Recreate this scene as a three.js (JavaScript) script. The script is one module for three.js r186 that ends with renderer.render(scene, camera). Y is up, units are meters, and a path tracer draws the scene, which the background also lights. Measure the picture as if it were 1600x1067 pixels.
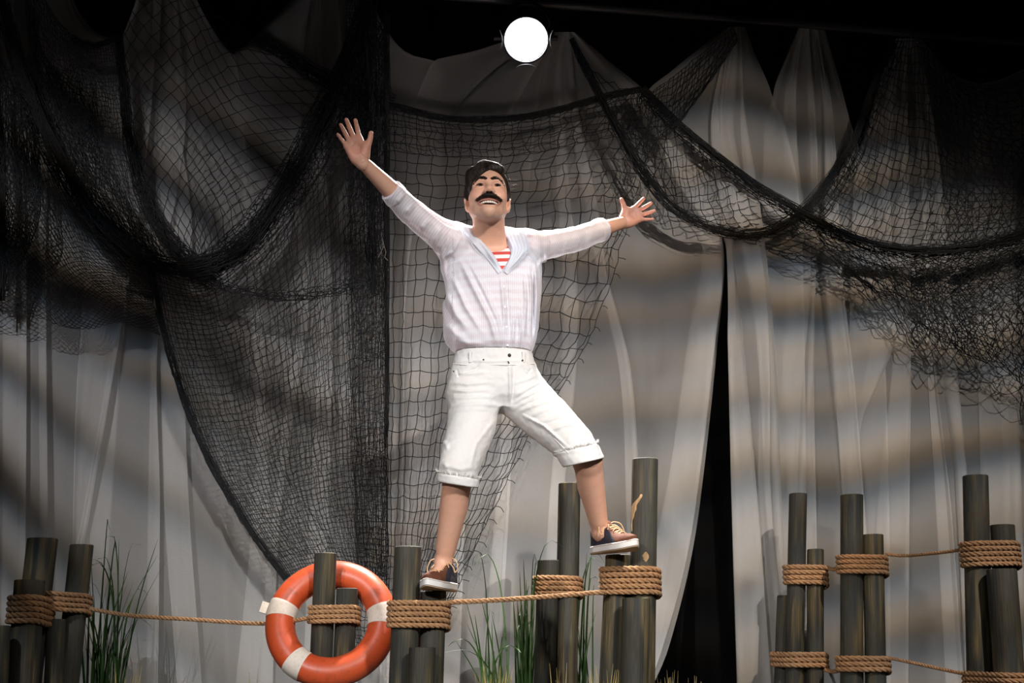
import * as THREE from 'three';
import { mergeGeometries, mergeVertices } from 'three/addons/utils/BufferGeometryUtils.js';
import { RoundedBoxGeometry } from 'three/addons/geometries/RoundedBoxGeometry.js';
import { ImprovedNoise } from 'three/addons/math/ImprovedNoise.js';
import { RectAreaLightUniformsLib } from 'three/addons/lights/RectAreaLightUniformsLib.js';
RectAreaLightUniformsLib.init();

// ------------------------------------------------------------ camera, sky, light, exposure
const scene = new THREE.Scene();
scene.background = new THREE.Color(0x000000);                 // an enclosed dark stage: no daylight
const FOV = 30, PITCH = THREE.MathUtils.degToRad(13), EYE = new THREE.Vector3(0, 0.62, 0);
const camera = new THREE.PerspectiveCamera(FOV, 1600 / 1067, 0.1, 60);
camera.position.copy(EYE);
camera.rotation.set(PITCH, 0, 0);
camera.updateMatrixWorld();
const renderer = new THREE.WebGLRenderer();
renderer.toneMapping = THREE.LinearToneMapping;
renderer.toneMappingExposure = 1.0;
renderer.shadowMap.enabled = true;
renderer.shadowMap.type = THREE.PCFSoftShadowMap;
// every light of the stage: [x, y, z], what it is aimed at, candela, cone, softness (the fixtures are built round them below)
const LIGHTS = {
  key:       { at: [2.0, 3.9, 0.6], aim: [-0.06, 1.25, -5.0], cd: 95, cone: 15, penumbra: 0.85, size: 9, color: 0xfffaf4 },
  front:     { at: [-2.2, 3.0, 1.4], aim: [-0.08, 1.0, -5.0], cd: 77, cone: 14.5, penumbra: 0.85, size: 9, color: 0xfff8f2 },
  backlight: { aim: [0.08, 1.6, -5.0], cd: 130, cone: 34, penumbra: 0.8, size: 5.5, color: 0xfff8f2 },
  rippleLeft:  { at: [-2.7, 5.0, 0.4], aim: [-1.85, 1.1, -6.25], cd: 100, cone: 19, penumbra: 0.75, turn: 0.55 },
  rippleRight: { at: [3.2, 5.2, 0.2], aim: [1.35, 1.05, -6.9], cd: 205, cone: 20, penumbra: 0.75, turn: -0.12 },
};

// ------------------------------------------------------------ helpers
const FPX = 533.5 / Math.tan(THREE.MathUtils.degToRad(FOV / 2));
const CP = Math.cos(PITCH), SP = Math.sin(PITCH);
function ray(px, py) { const x = (px - 800) / FPX, y = (533.5 - py) / FPX; return [x, y * CP + SP, -(CP - y * SP)]; }
// a measured point of the photograph at its distance z in front of the camera, in metres
function at(px, py, z) { const r = ray(px, py), t = z / -r[2]; return new THREE.Vector3(EYE.x + r[0] * t, EYE.y + r[1] * t, EYE.z + r[2] * t); }
// a point on the hanging line of the cloths: the line recedes towards stage left; off = metres in front of it
const zHang = (x) => 6.67 + 0.2 * x;
function hung(px, py, off = 0) {
  const r = ray(px, py), t = (6.67 - off) / (-r[2] - 0.2 * r[0]);
  return new THREE.Vector3(EYE.x + r[0] * t, EYE.y + r[1] * t, EYE.z + r[2] * t);
}
let seed = 20240;
function rnd() { seed = (seed * 1664525 + 1013904223) >>> 0; return seed / 4294967296; }
const rr = (a, b) => a + (b - a) * rnd();
const noise = new ImprovedNoise();
const nz = (x, y, z) => noise.noise(x, y, z);
const clamp = (x, a, b) => Math.max(a, Math.min(b, x)), mix = (a, b, t) => a + (b - a) * t;
const sstep = (a, b, x) => { const t = clamp((x - a) / (b - a), 0, 1); return t * t * (3 - 2 * t); };
const V = (x, y, z) => new THREE.Vector3(x, y, z);
const taken = {};
function numbered(name) { const n = taken[name] = (taken[name] ?? -1) + 1; return n ? name + '_' + String(n).padStart(3, '0') : name; }
function tag(o, label, category, group, kind) {
  if (label) o.userData.label = label;
  if (category) o.userData.category = category;
  if (group) o.userData.group = group;
  if (kind) o.userData.kind = kind;
  return o;
}
function thing(name, pos, label, category, group) {
  const g = new THREE.Group(); g.name = numbered(name); g.position.copy(pos); scene.add(g);
  return tag(g, label, category, group);
}
function mesh(name, geo, mat, parent = scene) {
  const m = new THREE.Mesh(geo, mat); m.name = parent === scene ? numbered(name) : name;
  m.castShadow = m.receiveShadow = true; parent.add(m); return m;
}
// a mesh of world-space geometry placed on its own base
function single(name, geo, mat, base, label, category, group) {
  geo.translate(-base.x, -base.y, -base.z);
  const m = mesh(name, geo, mat); m.position.copy(base);
  return tag(m, label, category, group);
}
function part(name, geo, mat, parent, base) { if (base) geo.translate(-base.x, -base.y, -base.z); return mesh(name, geo, mat, parent); }
function struct(name, geo, mat) { return tag(mesh(name, geo, mat), null, null, null, 'structure'); }
function lin(r, g, b) { return new THREE.Color().setRGB(r, g, b); }
// value noise that tiles, for textures
function tileNoise(w, h, cells, s) {
  const g = new Float32Array(cells[0] * cells[1]); let q = s >>> 0;
  for (let i = 0; i < g.length; i++) { q = (q * 1664525 + 1013904223) >>> 0; g[i] = q / 4294967296; }
  return (u, v) => {
    const x = u * cells[0], y = v * cells[1], x0 = Math.floor(x), y0 = Math.floor(y), fx = x - x0, fy = y - y0, sx = fx * fx * (3 - 2 * fx), sy = fy * fy * (3 - 2 * fy);
    const G = (a, b) => g[((b % cells[1] + cells[1]) % cells[1]) * cells[0] + ((a % cells[0] + cells[0]) % cells[0])];
    return mix(mix(G(x0, y0), G(x0 + 1, y0), sx), mix(G(x0, y0 + 1), G(x0 + 1, y0 + 1), sx), sy);
  };
}
function texture(w, h, fn, srgb = true) {
  const d = new Uint8Array(w * h * 4);
  for (let y = 0; y < h; y++) for (let x = 0; x < w; x++) {
    const c = fn((x + 0.5) / w, (y + 0.5) / h), o = (y * w + x) * 4;
    if (typeof c === 'number') d[o] = d[o + 1] = d[o + 2] = clamp(c, 0, 1) * 255; else for (let k = 0; k < 3; k++) d[o + k] = clamp(c[k], 0, 1) * 255;
    d[o + 3] = 255;
  }
  const t = new THREE.DataTexture(d, w, h); t.wrapS = t.wrapT = THREE.RepeatWrapping; t.magFilter = THREE.LinearFilter; t.minFilter = THREE.LinearFilter;
  if (srgb) t.colorSpace = THREE.SRGBColorSpace;
  t.needsUpdate = true; return t;
}
function geometry(pos, idx, uv, col, nor) {
  const g = new THREE.BufferGeometry();
  g.setAttribute('position', new THREE.BufferAttribute(pos instanceof Float32Array ? pos : new Float32Array(pos), 3));
  if (uv) g.setAttribute('uv', new THREE.BufferAttribute(new Float32Array(uv), 2));
  if (col) g.setAttribute('color', new THREE.BufferAttribute(new Float32Array(col), 3));
  if (nor) g.setAttribute('normal', new THREE.BufferAttribute(new Float32Array(nor), 3));
  g.setIndex(new THREE.BufferAttribute(new Uint32Array(idx), 1));
  if (!nor) g.computeVertexNormals();
  return g;
}
// frames carried along a polyline
function frames(pts, up) {
  const n = pts.length, T = [], N = [], B = [];
  for (let i = 0; i < n; i++) T.push(pts[Math.min(n - 1, i + 1)].clone().sub(pts[Math.max(0, i - 1)]).normalize());
  let nn = up ? up.clone() : Math.abs(T[0].y) < 0.9 ? V(0, 1, 0) : V(1, 0, 0);
  for (let i = 0; i < n; i++) {
    nn = nn.clone().addScaledVector(T[i], -nn.dot(T[i])).normalize();
    N.push(nn); B.push(T[i].clone().cross(nn));
  }
  return { T, N, B };
}
// collects tubes of few sides into one geometry
class Tubes {
  constructor() { this.p = []; this.i = []; this.n = []; this.uv = []; this.c = null; }
  tube(pts, r, sides = 3, cap = false, closed = false) {
    const { N, B, T } = frames(pts), base = this.p.length / 3, m = pts.length;
    let len = 0;
    for (let k = 0; k < m; k++) {
      if (k) len += pts[k].distanceTo(pts[k - 1]);
      const rk = typeof r === 'function' ? r(k / (m - 1)) : r;
      for (let s = 0; s < sides; s++) {
        const a = s / sides * Math.PI * 2, ca = Math.cos(a), sa = Math.sin(a);
        const x = N[k].x * ca + B[k].x * sa, y = N[k].y * ca + B[k].y * sa, z = N[k].z * ca + B[k].z * sa;
        this.p.push(pts[k].x + x * rk, pts[k].y + y * rk, pts[k].z + z * rk); this.n.push(x, y, z); this.uv.push(s / sides, len);
      }
    }
    for (let k = 0; k < m - 1; k++) for (let s = 0; s < sides; s++) {
      const a = base + k * sides + s, b = base + k * sides + (s + 1) % sides, c = a + sides, d = b + sides;
      this.i.push(a, b, c, b, d, c);
    }
    if (cap) for (const [k, sgn] of [[0, -1], [m - 1, 1]]) {
      const o = this.p.length / 3, q = pts[k], t = T[k];
      this.p.push(q.x, q.y, q.z); this.n.push(t.x * sgn, t.y * sgn, t.z * sgn); this.uv.push(0.5, 0);
      for (let s = 0; s < sides; s++) { const a = base + k * sides + s, b = base + k * sides + (s + 1) % sides; if (sgn < 0) this.i.push(o, b, a); else this.i.push(o, a, b); }
    }
    return this;
  }
  get() { return geometry(this.p, this.i, this.uv, null, this.n); }
}
// smooth curve through points
function smooth(pts, n) { return new THREE.CatmullRomCurve3(pts, false, 'centripetal').getSpacedPoints(n); }

// ------------------------------------------------------------ the stage shell
const blackPaint = new THREE.MeshStandardMaterial({ color: lin(0.012, 0.012, 0.013), roughness: 0.95 });
const blackFloor = new THREE.MeshStandardMaterial({ color: lin(0.02, 0.019, 0.018), roughness: 0.85 });
function box(w, h, d, x, y, z) { return new THREE.BoxGeometry(w, h, d).translate(x, y, z); }
struct('floor', box(12.4, 0.2, 15.4, 0, -0.1, -3), blackFloor);
struct('ceiling', box(12.4, 0.2, 15.4, 0, 6.7, -3), blackPaint);
struct('wall_left', box(0.2, 6.6, 15.0, -6.1, 3.3, -3), blackPaint);
struct('wall_right', box(0.2, 6.6, 15.0, 6.1, 3.3, -3), blackPaint);
struct('wall_back', box(12.0, 6.6, 0.2, 0, 3.3, -10.4), blackPaint);
struct('wall_front', box(12.0, 6.6, 0.2, 0, 3.3, 4.4), blackPaint);

// black masking drape behind the opening
{
  const pos = [], idx = [], W = 7.6, H = 5.6, nx = 380, ny = 4;
  for (let j = 0; j <= ny; j++) for (let i = 0; i <= nx; i++) {
    const u = i / nx, x = (u - 0.5) * W, a = u * 90;
    pos.push(x, H * (1 - j / ny) + 0.01, -8.9 + 0.05 * Math.sin(a) + 0.03 * Math.sin(a * 2.3 + j * 0.3));
  }
  for (let j = 0; j < ny; j++) for (let i = 0; i < nx; i++) { const a = j * (nx + 1) + i; idx.push(a, a + nx + 1, a + 1, a + 1, a + nx + 1, a + nx + 2); }
  const m = new THREE.MeshStandardMaterial({ color: lin(0.008, 0.008, 0.009), roughness: 1, side: THREE.DoubleSide });
  single('masking_drape', geometry(pos, idx), m, V(0, 0, -8.9), 'black pleated masking drape seen through the dark gap in the white cloths', 'drape');
}

// ------------------------------------------------------------ the sheer cloths
const clothBump = (() => { const a = tileNoise(256, 256, [128, 128], 5), b = tileNoise(256, 256, [9, 3], 8); return texture(256, 256, (u, v) => 0.5 * a(u, v) + 0.5 * b(u, v), false); })();
const sheer = new THREE.MeshPhysicalMaterial({ color: lin(0.72, 0.715, 0.695), roughness: 0.85, transmission: 0.2, thickness: 0, transparent: true, opacity: 0.44, side: THREE.DoubleSide, bumpMap: clothBump, bumpScale: 0.002, specularIntensity: 0.3 });
const lerpPoly = (pts, y) => {                                   // x at height y of a line of [y, x] points, smoothed
  if (y <= pts[0][0]) return pts[0][1];
  for (let k = 0; k < pts.length - 1; k++) if (y <= pts[k + 1][0]) {
    const p0 = pts[Math.max(0, k - 1)], p1 = pts[k], p2 = pts[k + 1], p3 = pts[Math.min(pts.length - 1, k + 2)];
    const h = p2[0] - p1[0], t = (y - p1[0]) / h;
    const m1 = p1 === p0 ? (p2[1] - p1[1]) / h : (p2[1] - p0[1]) / (p2[0] - p0[0]), m2 = p3 === p2 ? (p2[1] - p1[1]) / h : (p3[1] - p1[1]) / (p3[0] - p1[0]);
    const t2 = t * t, t3 = t2 * t;
    return (2 * t3 - 3 * t2 + 1) * p1[1] + (t3 - 2 * t2 + t) * h * m1 + (3 * t2 - 2 * t3) * p2[1] + (t3 - t2) * h * m2;
  }
  const a = pts[pts.length - 2], b = pts[pts.length - 1];
  return b[1] + (b[1] - a[1]) / (b[0] - a[0]) * (y - b[0]);
};
// knots: fold lines from left to right, each { z: metres towards the house, p: [[y, x], ...] }; a line that steps back to the left doubles the cloth over
function cloth(label, knots, off, sd, ripple = 1.8, bottom = 1150) {
  const rows = 96, per = 9, K = knots.length, cols = (K - 1) * per, pos = [], idx = [], uv = [];
  for (let j = 0; j <= rows; j++) {
    const t = j / rows;
    const pts = knots.map((k) => { const y0 = k.p[0][0], y = y0 + (bottom - y0) * (0.35 * t + 0.65 * t * t); return [lerpPoly(k.p, y), y, k.z * (0.25 + 0.75 * sstep(0, 0.5, t))]; });
    for (let i = 0; i <= cols; i++) {
      const k = Math.min(K - 2, Math.floor(i / per)), f = i / per - k, q = [];
      const p0 = pts[Math.max(0, k - 1)], p1 = pts[k], p2 = pts[k + 1], p3 = pts[Math.min(K - 1, k + 2)];
      for (let c = 0; c < 3; c++) {
        const lim = (a, b) => { const s = a * b <= 0 && c === 0 ? 0 : 0.5 * (a + b) * (c === 0 ? 0.8 : 1); return s; };
        const d0 = p1[c] - p0[c], d1 = p2[c] - p1[c], d2 = p3[c] - p2[c], m1 = lim(d0, d1), m2 = lim(d1, d2), f2 = f * f, f3 = f2 * f;
        q.push((2 * f3 - 3 * f2 + 1) * p1[c] + (f3 - 2 * f2 + f) * m1 + (3 * f2 - 2 * f3) * p2[c] + (f3 - f2) * m2);
      }
      const s = i / per + sd * 13.7;
      let z = q[2] + ripple * (0.030 * nz(s * 1.3, t * 1.6, sd) + 0.016 * nz(s * 3.1, t * 1.1, sd + 5) + 0.006 * nz(s * 7.3, t * 2.5, sd + 9)) * sstep(0, 0.12, t);
      z += 0.012 * ripple * Math.max(0, nz(q[0] * 0.011 + t * 2, q[1] * 0.006, sd + 2)) ;
      const w = hung(q[0], q[1], off + z);
      pos.push(w.x, Math.max(0.004, w.y), w.z); uv.push(w.x * 2, w.y * 2);
    }
  }
  for (let j = 0; j < rows; j++) for (let i = 0; i < cols; i++) { const a = j * (cols + 1) + i; idx.push(a, a + cols + 1, a + 1, a + 1, a + cols + 1, a + cols + 2); }
  const mid = hung(knots[Math.floor(K / 2)].p[0][1], knots[Math.floor(K / 2)].p[0][0], off);
  return single('hanging_cloth', geometry(pos, idx, uv), sheer, V(mid.x, 0, mid.z), label, 'curtain');
}
const L_ = (z, ...p) => ({ z, p });
// far left
cloth('sheer white cloth at the far left behind the two dark posts with short rope coil', [
  L_(0, [-60, -140], [300, -150], [1150, -170]),
  L_(0.03, [-60, 20], [300, 38], [600, 42], [1150, 37]), L_(-0.03, [-60, -20], [300, 2], [600, 4], [1150, 0]),
  L_(0.02, [-60, 60], [120, 75], [400, 72], [1150, 78]), L_(-0.02, [-60, 62], [120, 66], [400, 60], [1150, 66]),
  L_(0, [-60, 95], [0, 105], [50, 135], [72, 180], [250, 190], [600, 150], [1150, 128]),
  L_(-0.03, [-60, 105], [0, 115], [50, 150], [70, 195], [250, 212], [600, 188], [1150, 150]),
], 0.0, 1);
// second peak
cloth('sheer white cloth behind the wide diamond net, left of the dark notch', [
  L_(-0.02, [-70, 225], [0, 212], [40, 198], [70, 186], [300, 150], [600, 120], [1150, 110]),
  L_(0.03, [-70, 243], [60, 243], [230, 231], [390, 209], [500, 192], [790, 143], [900, 124], [1150, 100]), L_(-0.02, [-70, 240], [60, 238], [230, 224], [390, 200], [500, 182], [790, 131], [900, 110], [1150, 84]),
  L_(0.02, [-70, 262], [60, 264], [175, 277], [390, 300], [500, 250], [790, 250], [1150, 246]), L_(-0.03, [-70, 252], [60, 250], [175, 247], [390, 240], [500, 237], [790, 231], [1150, 228]),
  L_(0.035, [-70, 272], [60, 285], [200, 290], [430, 262], [590, 286], [790, 296], [1067, 315]), L_(-0.025, [-70, 262], [60, 268], [200, 262], [430, 246], [590, 251], [790, 256], [1067, 275]),
  L_(0.01, [-70, 275], [0, 285], [200, 320], [500, 345], [1150, 360]),
  L_(0, [-70, 285], [0, 308], [45, 332], [75, 353], [90, 368], [300, 395], [600, 415], [1150, 430]),
], 0.02, 2);
// third peak
cloth('sheer white cloth behind the orange ring and the dense net above it', [
  L_(0, [-50, 478], [0, 455], [40, 415], [70, 385], [88, 362], [300, 380], [700, 400], [1150, 360]),
  L_(0.035, [-50, 492], [150, 470], [480, 484], [600, 466], [790, 440], [900, 432], [1150, 424]), L_(-0.03, [-50, 484], [150, 452], [480, 470], [600, 450], [790, 428], [900, 416], [1150, 402]),
  L_(0.03, [-50, 505], [150, 505], [480, 520], [790, 515], [1150, 510]), L_(-0.02, [-50, 495], [150, 490], [480, 497], [790, 484], [1150, 470]),
  L_(0.035, [-50, 525], [150, 540], [480, 548], [790, 555], [1150, 560]), L_(-0.03, [-50, 512], [150, 516], [480, 530], [790, 528], [1150, 530]),
  L_(0.01, [-50, 548], [150, 575], [480, 592], [790, 598], [1150, 604]),
  L_(0, [-50, 562], [10, 585], [50, 606], [85, 640], [96, 682], [250, 690], [600, 675], [1150, 660]),
], 0.0, 3);
// behind the man, hung behind the lamp
cloth('sheer white cloth behind the man, gathered to a peak beside the glowing lamp', [
  L_(0, [50, 866], [62, 800], [80, 740], [96, 676], [300, 622], [600, 606], [1150, 590]),
  L_(0.03, [50, 872], [110, 760], [200, 690], [400, 640], [700, 632], [1150, 625]), L_(0.0, [50, 872], [110, 775], [200, 700], [400, 622], [700, 612], [1150, 602]),
  L_(0.03, [50, 876], [130, 825], [240, 785], [500, 742], [790, 728], [1150, 716]), L_(-0.02, [50, 875], [130, 816], [240, 770], [500, 722], [790, 700], [1150, 676]),
  L_(0.035, [50, 880], [100, 853], [350, 822], [600, 806], [790, 796], [1067, 780]), L_(-0.02, [50, 878], [100, 846], [350, 808], [600, 788], [790, 774], [1067, 752]),
  L_(0.03, [50, 884], [110, 874], [250, 886], [500, 905], [790, 880], [1150, 862]), L_(-0.03, [50, 882], [110, 866], [250, 868], [500, 880], [790, 858], [1150, 840]),
  L_(0.04, [50, 889], [205, 909], [310, 932], [430, 950], [580, 986], [790, 1000], [1150, 1012]), L_(-0.02, [50, 886], [205, 895], [310, 914], [430, 935], [580, 968], [790, 978], [1150, 984]),
  L_(-0.02, [50, 892], [205, 945], [430, 1020], [790, 1015], [1067, 1000]),
  L_(0.04, [50, 896], [145, 1000], [260, 1082], [380, 1129], [535, 1118], [791, 1088], [900, 1068], [1020, 1034], [1067, 1016]), L_(-0.02, [50, 894], [145, 970], [260, 1050], [380, 1096], [535, 1074], [791, 1036], [1067, 965]),
  L_(-0.05, [50, 898], [90, 945], [145, 1010], [260, 1086], [380, 1130], [535, 1121], [791, 1093], [900, 1074], [1020, 1042], [1067, 1022]),
], 0.03, 4);
// right of the opening
cloth('sheer white cloth forming the right edge of the tall black gap', [
  L_(0.02, [42, 1138], [70, 1100], [110, 1050], [148, 1010], [250, 1040], [330, 1088], [376, 1132], [535, 1137], [791, 1143], [1067, 1151]),
  L_(0.05, [42, 1141], [200, 1130], [380, 1146], [554, 1164], [791, 1185], [1067, 1206]), L_(0.0, [42, 1140], [200, 1110], [380, 1134], [554, 1138], [791, 1144], [1067, 1152]),
  L_(0.05, [42, 1152], [130, 1150], [217, 1148], [411, 1192], [560, 1203], [791, 1206], [1067, 1236]), L_(-0.01, [42, 1148], [130, 1130], [217, 1112], [411, 1164], [560, 1184], [791, 1196], [1067, 1222]),
  L_(0.04, [42, 1158], [174, 1164], [271, 1180], [411, 1199], [600, 1215], [791, 1222], [1067, 1240]), L_(-0.04, [42, 1156], [174, 1156], [271, 1162], [411, 1180], [600, 1196], [791, 1206], [1067, 1225]),
  L_(-0.05, [42, 1164], [80, 1178], [130, 1200], [165, 1212], [182, 1222], [300, 1248], [600, 1258], [1150, 1262]),
], 0.16, 5);
cloth('sheer white cloth with a narrow peak, second from the right at the top', [
  L_(0, [44, 1247], [90, 1228], [130, 1212], [165, 1204], [180, 1196], [300, 1192], [600, 1186], [1150, 1182]),
  L_(0.03, [44, 1256], [150, 1244], [271, 1250], [400, 1268], [632, 1251], [791, 1245], [1150, 1226]), L_(-0.03, [44, 1250], [150, 1226], [271, 1226], [419, 1232], [612, 1220], [791, 1214], [1150, 1204]),
  L_(0.03, [44, 1264], [116, 1270], [271, 1278], [566, 1272], [791, 1276], [1150, 1282]), L_(-0.02, [44, 1260], [116, 1260], [271, 1266], [566, 1263], [791, 1247], [1150, 1240]),
  L_(-0.03, [44, 1271], [200, 1284], [419, 1278], [535, 1288], [791, 1313], [1150, 1345]),
  L_(0.03, [44, 1278], [180, 1302], [438, 1317], [554, 1331], [651, 1341], [1000, 1366]), L_(-0.02, [44, 1274], [180, 1286], [438, 1290], [554, 1300], [651, 1306], [1000, 1332]),
  L_(0, [44, 1288], [116, 1309], [205, 1333], [240, 1345], [400, 1372], [700, 1388], [1150, 1392]),
], 0.04, 6);
cloth('sheer white cloth under the draped net at the upper right', [
  L_(0, [60, 1400], [128, 1374], [217, 1351], [240, 1338], [400, 1330], [700, 1324], [1150, 1316]),
  L_(0.03, [60, 1408], [250, 1392], [430, 1396], [523, 1402], [600, 1372], [670, 1345], [800, 1352], [1150, 1352]), L_(-0.02, [60, 1402], [250, 1372], [430, 1372], [500, 1364], [600, 1350], [670, 1332], [800, 1335], [1150, 1330]),
  L_(0.03, [60, 1418], [250, 1420], [550, 1424], [791, 1422], [1150, 1420]), L_(-0.03, [60, 1411], [250, 1404], [550, 1396], [791, 1371], [1150, 1355]),
  L_(0.03, [60, 1428], [250, 1448], [419, 1457], [574, 1462], [791, 1487], [1150, 1512]), L_(-0.03, [60, 1424], [250, 1436], [419, 1445], [574, 1448], [791, 1462], [1150, 1482]),
  L_(0.035, [60, 1436], [250, 1468], [582, 1496], [740, 1511], [1067, 1532]), L_(-0.03, [60, 1431], [250, 1452], [582, 1470], [740, 1490], [1067, 1508]),
  L_(0, [60, 1440], [105, 1476], [122, 1500], [132, 1530], [300, 1560], [600, 1575], [1150, 1580]),
], 0.02, 7);
cloth('sheer white cloth at the far right edge behind the tallest post there', [
  L_(0, [95, 1625], [112, 1590], [126, 1558], [133, 1525], [300, 1520], [600, 1528], [1150, 1540]),
  L_(0.03, [95, 1640], [300, 1590], [600, 1592], [1150, 1610]), L_(-0.03, [95, 1632], [300, 1560], [600, 1563], [1150, 1580]),
  L_(0.02, [95, 1650], [300, 1660], [600, 1664], [1150, 1670]),
  L_(0, [95, 1700], [600, 1750], [1150, 1760]),
], 0.0, 8);

// ------------------------------------------------------------ the pipe the cloths hang from
{
  const steel = new THREE.MeshStandardMaterial({ color: lin(0.16, 0.16, 0.165), roughness: 0.32, metalness: 0.7 });
  const a = at(300, -38, 6.22), b = at(1330, 44, 7.02), d = b.clone().sub(a).normalize();
  const p0 = a.clone().addScaledVector(d, -2.2), p1 = b.clone().addScaledVector(d, 2.2);
  const t = new Tubes().tube([p0, a, b, p1], 0.024, 16, true).get();
  single('batten_pipe', t, steel, p0.clone().lerp(p1, 0.5), 'long dark steel pipe crossing the top behind the glowing lamp', 'pipe');
}

// ------------------------------------------------------------ stage lamps
const lampBlack = new THREE.MeshStandardMaterial({ color: lin(0.025, 0.025, 0.027), roughness: 0.45, metalness: 0.3 });
const lampMetal = new THREE.MeshStandardMaterial({ color: lin(0.35, 0.35, 0.37), roughness: 0.3, metalness: 0.9 });
function lathe(pts, seg = 40) { return new THREE.LatheGeometry(pts.map(([r, y]) => new THREE.Vector2(r, y)), seg); }
// a theatre lantern whose lens lies at pos and looks along dir; hung from a clamp above
function lantern(name, label, pos, aim, o) {
  const g = thing(name, pos, label, 'stage light', o.group);
  const dir = aim.clone().sub(pos).normalize(), q = new THREE.Quaternion().setFromUnitVectors(V(0, 1, 0), dir);
  const turned = (geo) => geo.applyQuaternion(q);
  const R = o.r;
  part('housing', turned(lathe([[0.001, -2.6 * R], [R * 0.7, -2.6 * R], [R * 0.82, -2.45 * R], [R * 0.86, -1.6 * R], [R * 1.06, -1.5 * R], [R * 1.06, -0.3 * R], [R * 1.12, -0.28 * R], [R * 1.12, 0.05 * R], [R * 1.02, 0.05 * R], [R * 1.02, -0.16 * R]])), lampBlack, g);
  part('lens', turned(lathe([[0.001, 0.06 * R], [R * 0.3, 0.045 * R], [R * 0.7, -0.02 * R], [R * 0.97, -0.1 * R], [R * 0.97, -0.14 * R], [0.001, -0.14 * R]])), new THREE.MeshStandardMaterial({ color: lin(0.5, 0.5, 0.5), roughness: 0.2, emissive: new THREE.Color(o.color), emissiveIntensity: o.glow }), g);
  const ring = part('front_ring', turned(new THREE.TorusGeometry(R * 1.05, R * 0.035, 10, 48).rotateX(Math.PI / 2).translate(0, 0.06 * R, 0)), lampMetal, g);
  // frame clips: bent metal leaves below and beside the lens
  const up = V(0, 1, 0).addScaledVector(dir, -dir.y).normalize(), side = dir.clone().cross(up).normalize();
  for (const [d, w] of [[up.clone().negate(), R * 0.9], [side.clone(), R * 0.9], [side.clone().negate(), R * 0.9]]) {
    const along = dir.clone().cross(d).normalize(), p = [], idx = [];
    for (let i = 0; i <= 10; i++) for (let j = 0; j < 4; j++) {
      const s = (i / 10 - 0.5) * w, bow = R * 0.13 * Math.pow(2 * i / 10 - 1, 2);
      const c = d.clone().multiplyScalar(R * 1.12 + bow + (j === 1 || j === 2 ? R * 0.035 : 0)).addScaledVector(along, s).addScaledVector(dir, (j < 2 ? 0.02 : 0.3) * R);
      p.push(c.x, c.y, c.z);
    }
    for (let i = 0; i < 10; i++) for (let j = 0; j < 4; j++) { const a = i * 4 + j, b = i * 4 + (j + 1) % 4; idx.push(a, b, a + 4, b, b + 4, a + 4); }
    part('frame_clip', geometry(p, idx), lampMetal, g);
  }
  // yoke and clamp
  const yk = [], hang = V(0, 1, 0), back = dir.clone().multiplyScalar(-0.9 * R);
  for (let i = 0; i <= 20; i++) { const a = Math.PI * i / 20; yk.push(back.clone().addScaledVector(side, 1.3 * R * Math.cos(a)).addScaledVector(hang, 1.9 * R * Math.pow(Math.sin(a), 0.6))); }
  const y2 = new Tubes(); y2.tube(yk, R * 0.08, 6, true);
  const knob = (s) => { const t = new Tubes(); t.tube([back.clone().addScaledVector(side, s * 1.0 * R), back.clone().addScaledVector(side, s * 1.55 * R)], R * 0.14, 10, true); return t.get(); };
  part('yoke', y2.get(), lampBlack, g);
  part('locking_knob', knob(1), lampBlack, g); part('locking_knob', knob(-1), lampBlack, g);
  const cl = new Tubes(); cl.tube([back.clone().addScaledVector(hang, 1.85 * R), back.clone().addScaledVector(hang, 2.4 * R)], R * 0.12, 8, true);
  part('clamp', mergeGeometries([cl.get(), new RoundedBoxGeometry(R * 0.5, R * 0.7, R * 0.35, 2, R * 0.06).translate(back.x, back.y + 2.6 * R, back.z)].map((x) => { const y = x.index ? x.toNonIndexed() : x; y.deleteAttribute('uv'); return y; })), lampBlack, g);
  const cb = new Tubes(), c0 = dir.clone().multiplyScalar(-2.6 * R);
  cb.tube(smooth([c0, c0.clone().addScaledVector(dir, -0.6 * R).addScaledVector(hang, -0.4 * R), c0.clone().addScaledVector(side, -1.2 * R).addScaledVector(hang, 0.6 * R), back.clone().addScaledVector(hang, 2.5 * R)], 24), R * 0.06, 6, true);
  part('power_cable', cb.get(), lampBlack, g);
  return g;
}
function spot(name, L, pos, aim) {
  const s = new THREE.SpotLight(L.color, L.cd, 0, THREE.MathUtils.degToRad(L.cone), L.penumbra, 2);
  s.name = name; s.position.copy(pos); s.target.position.copy(aim); s.castShadow = true; s.shadow.radius = L.size; s.shadow.mapSize.set(2048, 2048); s.shadow.bias = -0.0005;
  scene.add(s); scene.add(s.target); s.target.name = name + '_aim'; return s;
}
for (const k of ['key', 'front']) {
  const L = LIGHTS[k], p = V(...L.at), a = V(...L.aim), dir = a.clone().sub(p).normalize();
  lantern('stage_lantern', k === 'key' ? 'warm front lantern on the right above the audience lighting the man' : 'warm front lantern on the left above the audience lighting the posts', p, a, { r: 0.115, color: L.color, glow: 3 });
  spot(k + '_beam', L, p.clone().addScaledVector(dir, 0.05), a);
}
// the lamp that the photograph shows above the man's head
const lampAt = at(822, 62, 6.28), lampAim = V(...LIGHTS.backlight.aim);
{
  const L = LIGHTS.backlight, look = V(0.1, 0.7, -1.2), dir = lampAim.clone().sub(lampAt).normalize();
  lantern('glowing_lantern', 'glowing white stage lantern with metal rim hanging above the man', lampAt, look, { r: 0.112, color: 0xffffff, glow: 26 });
  spot('backlight_beam', L, lampAt.clone().addScaledVector(dir, 0.16), lampAim);
}
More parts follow.
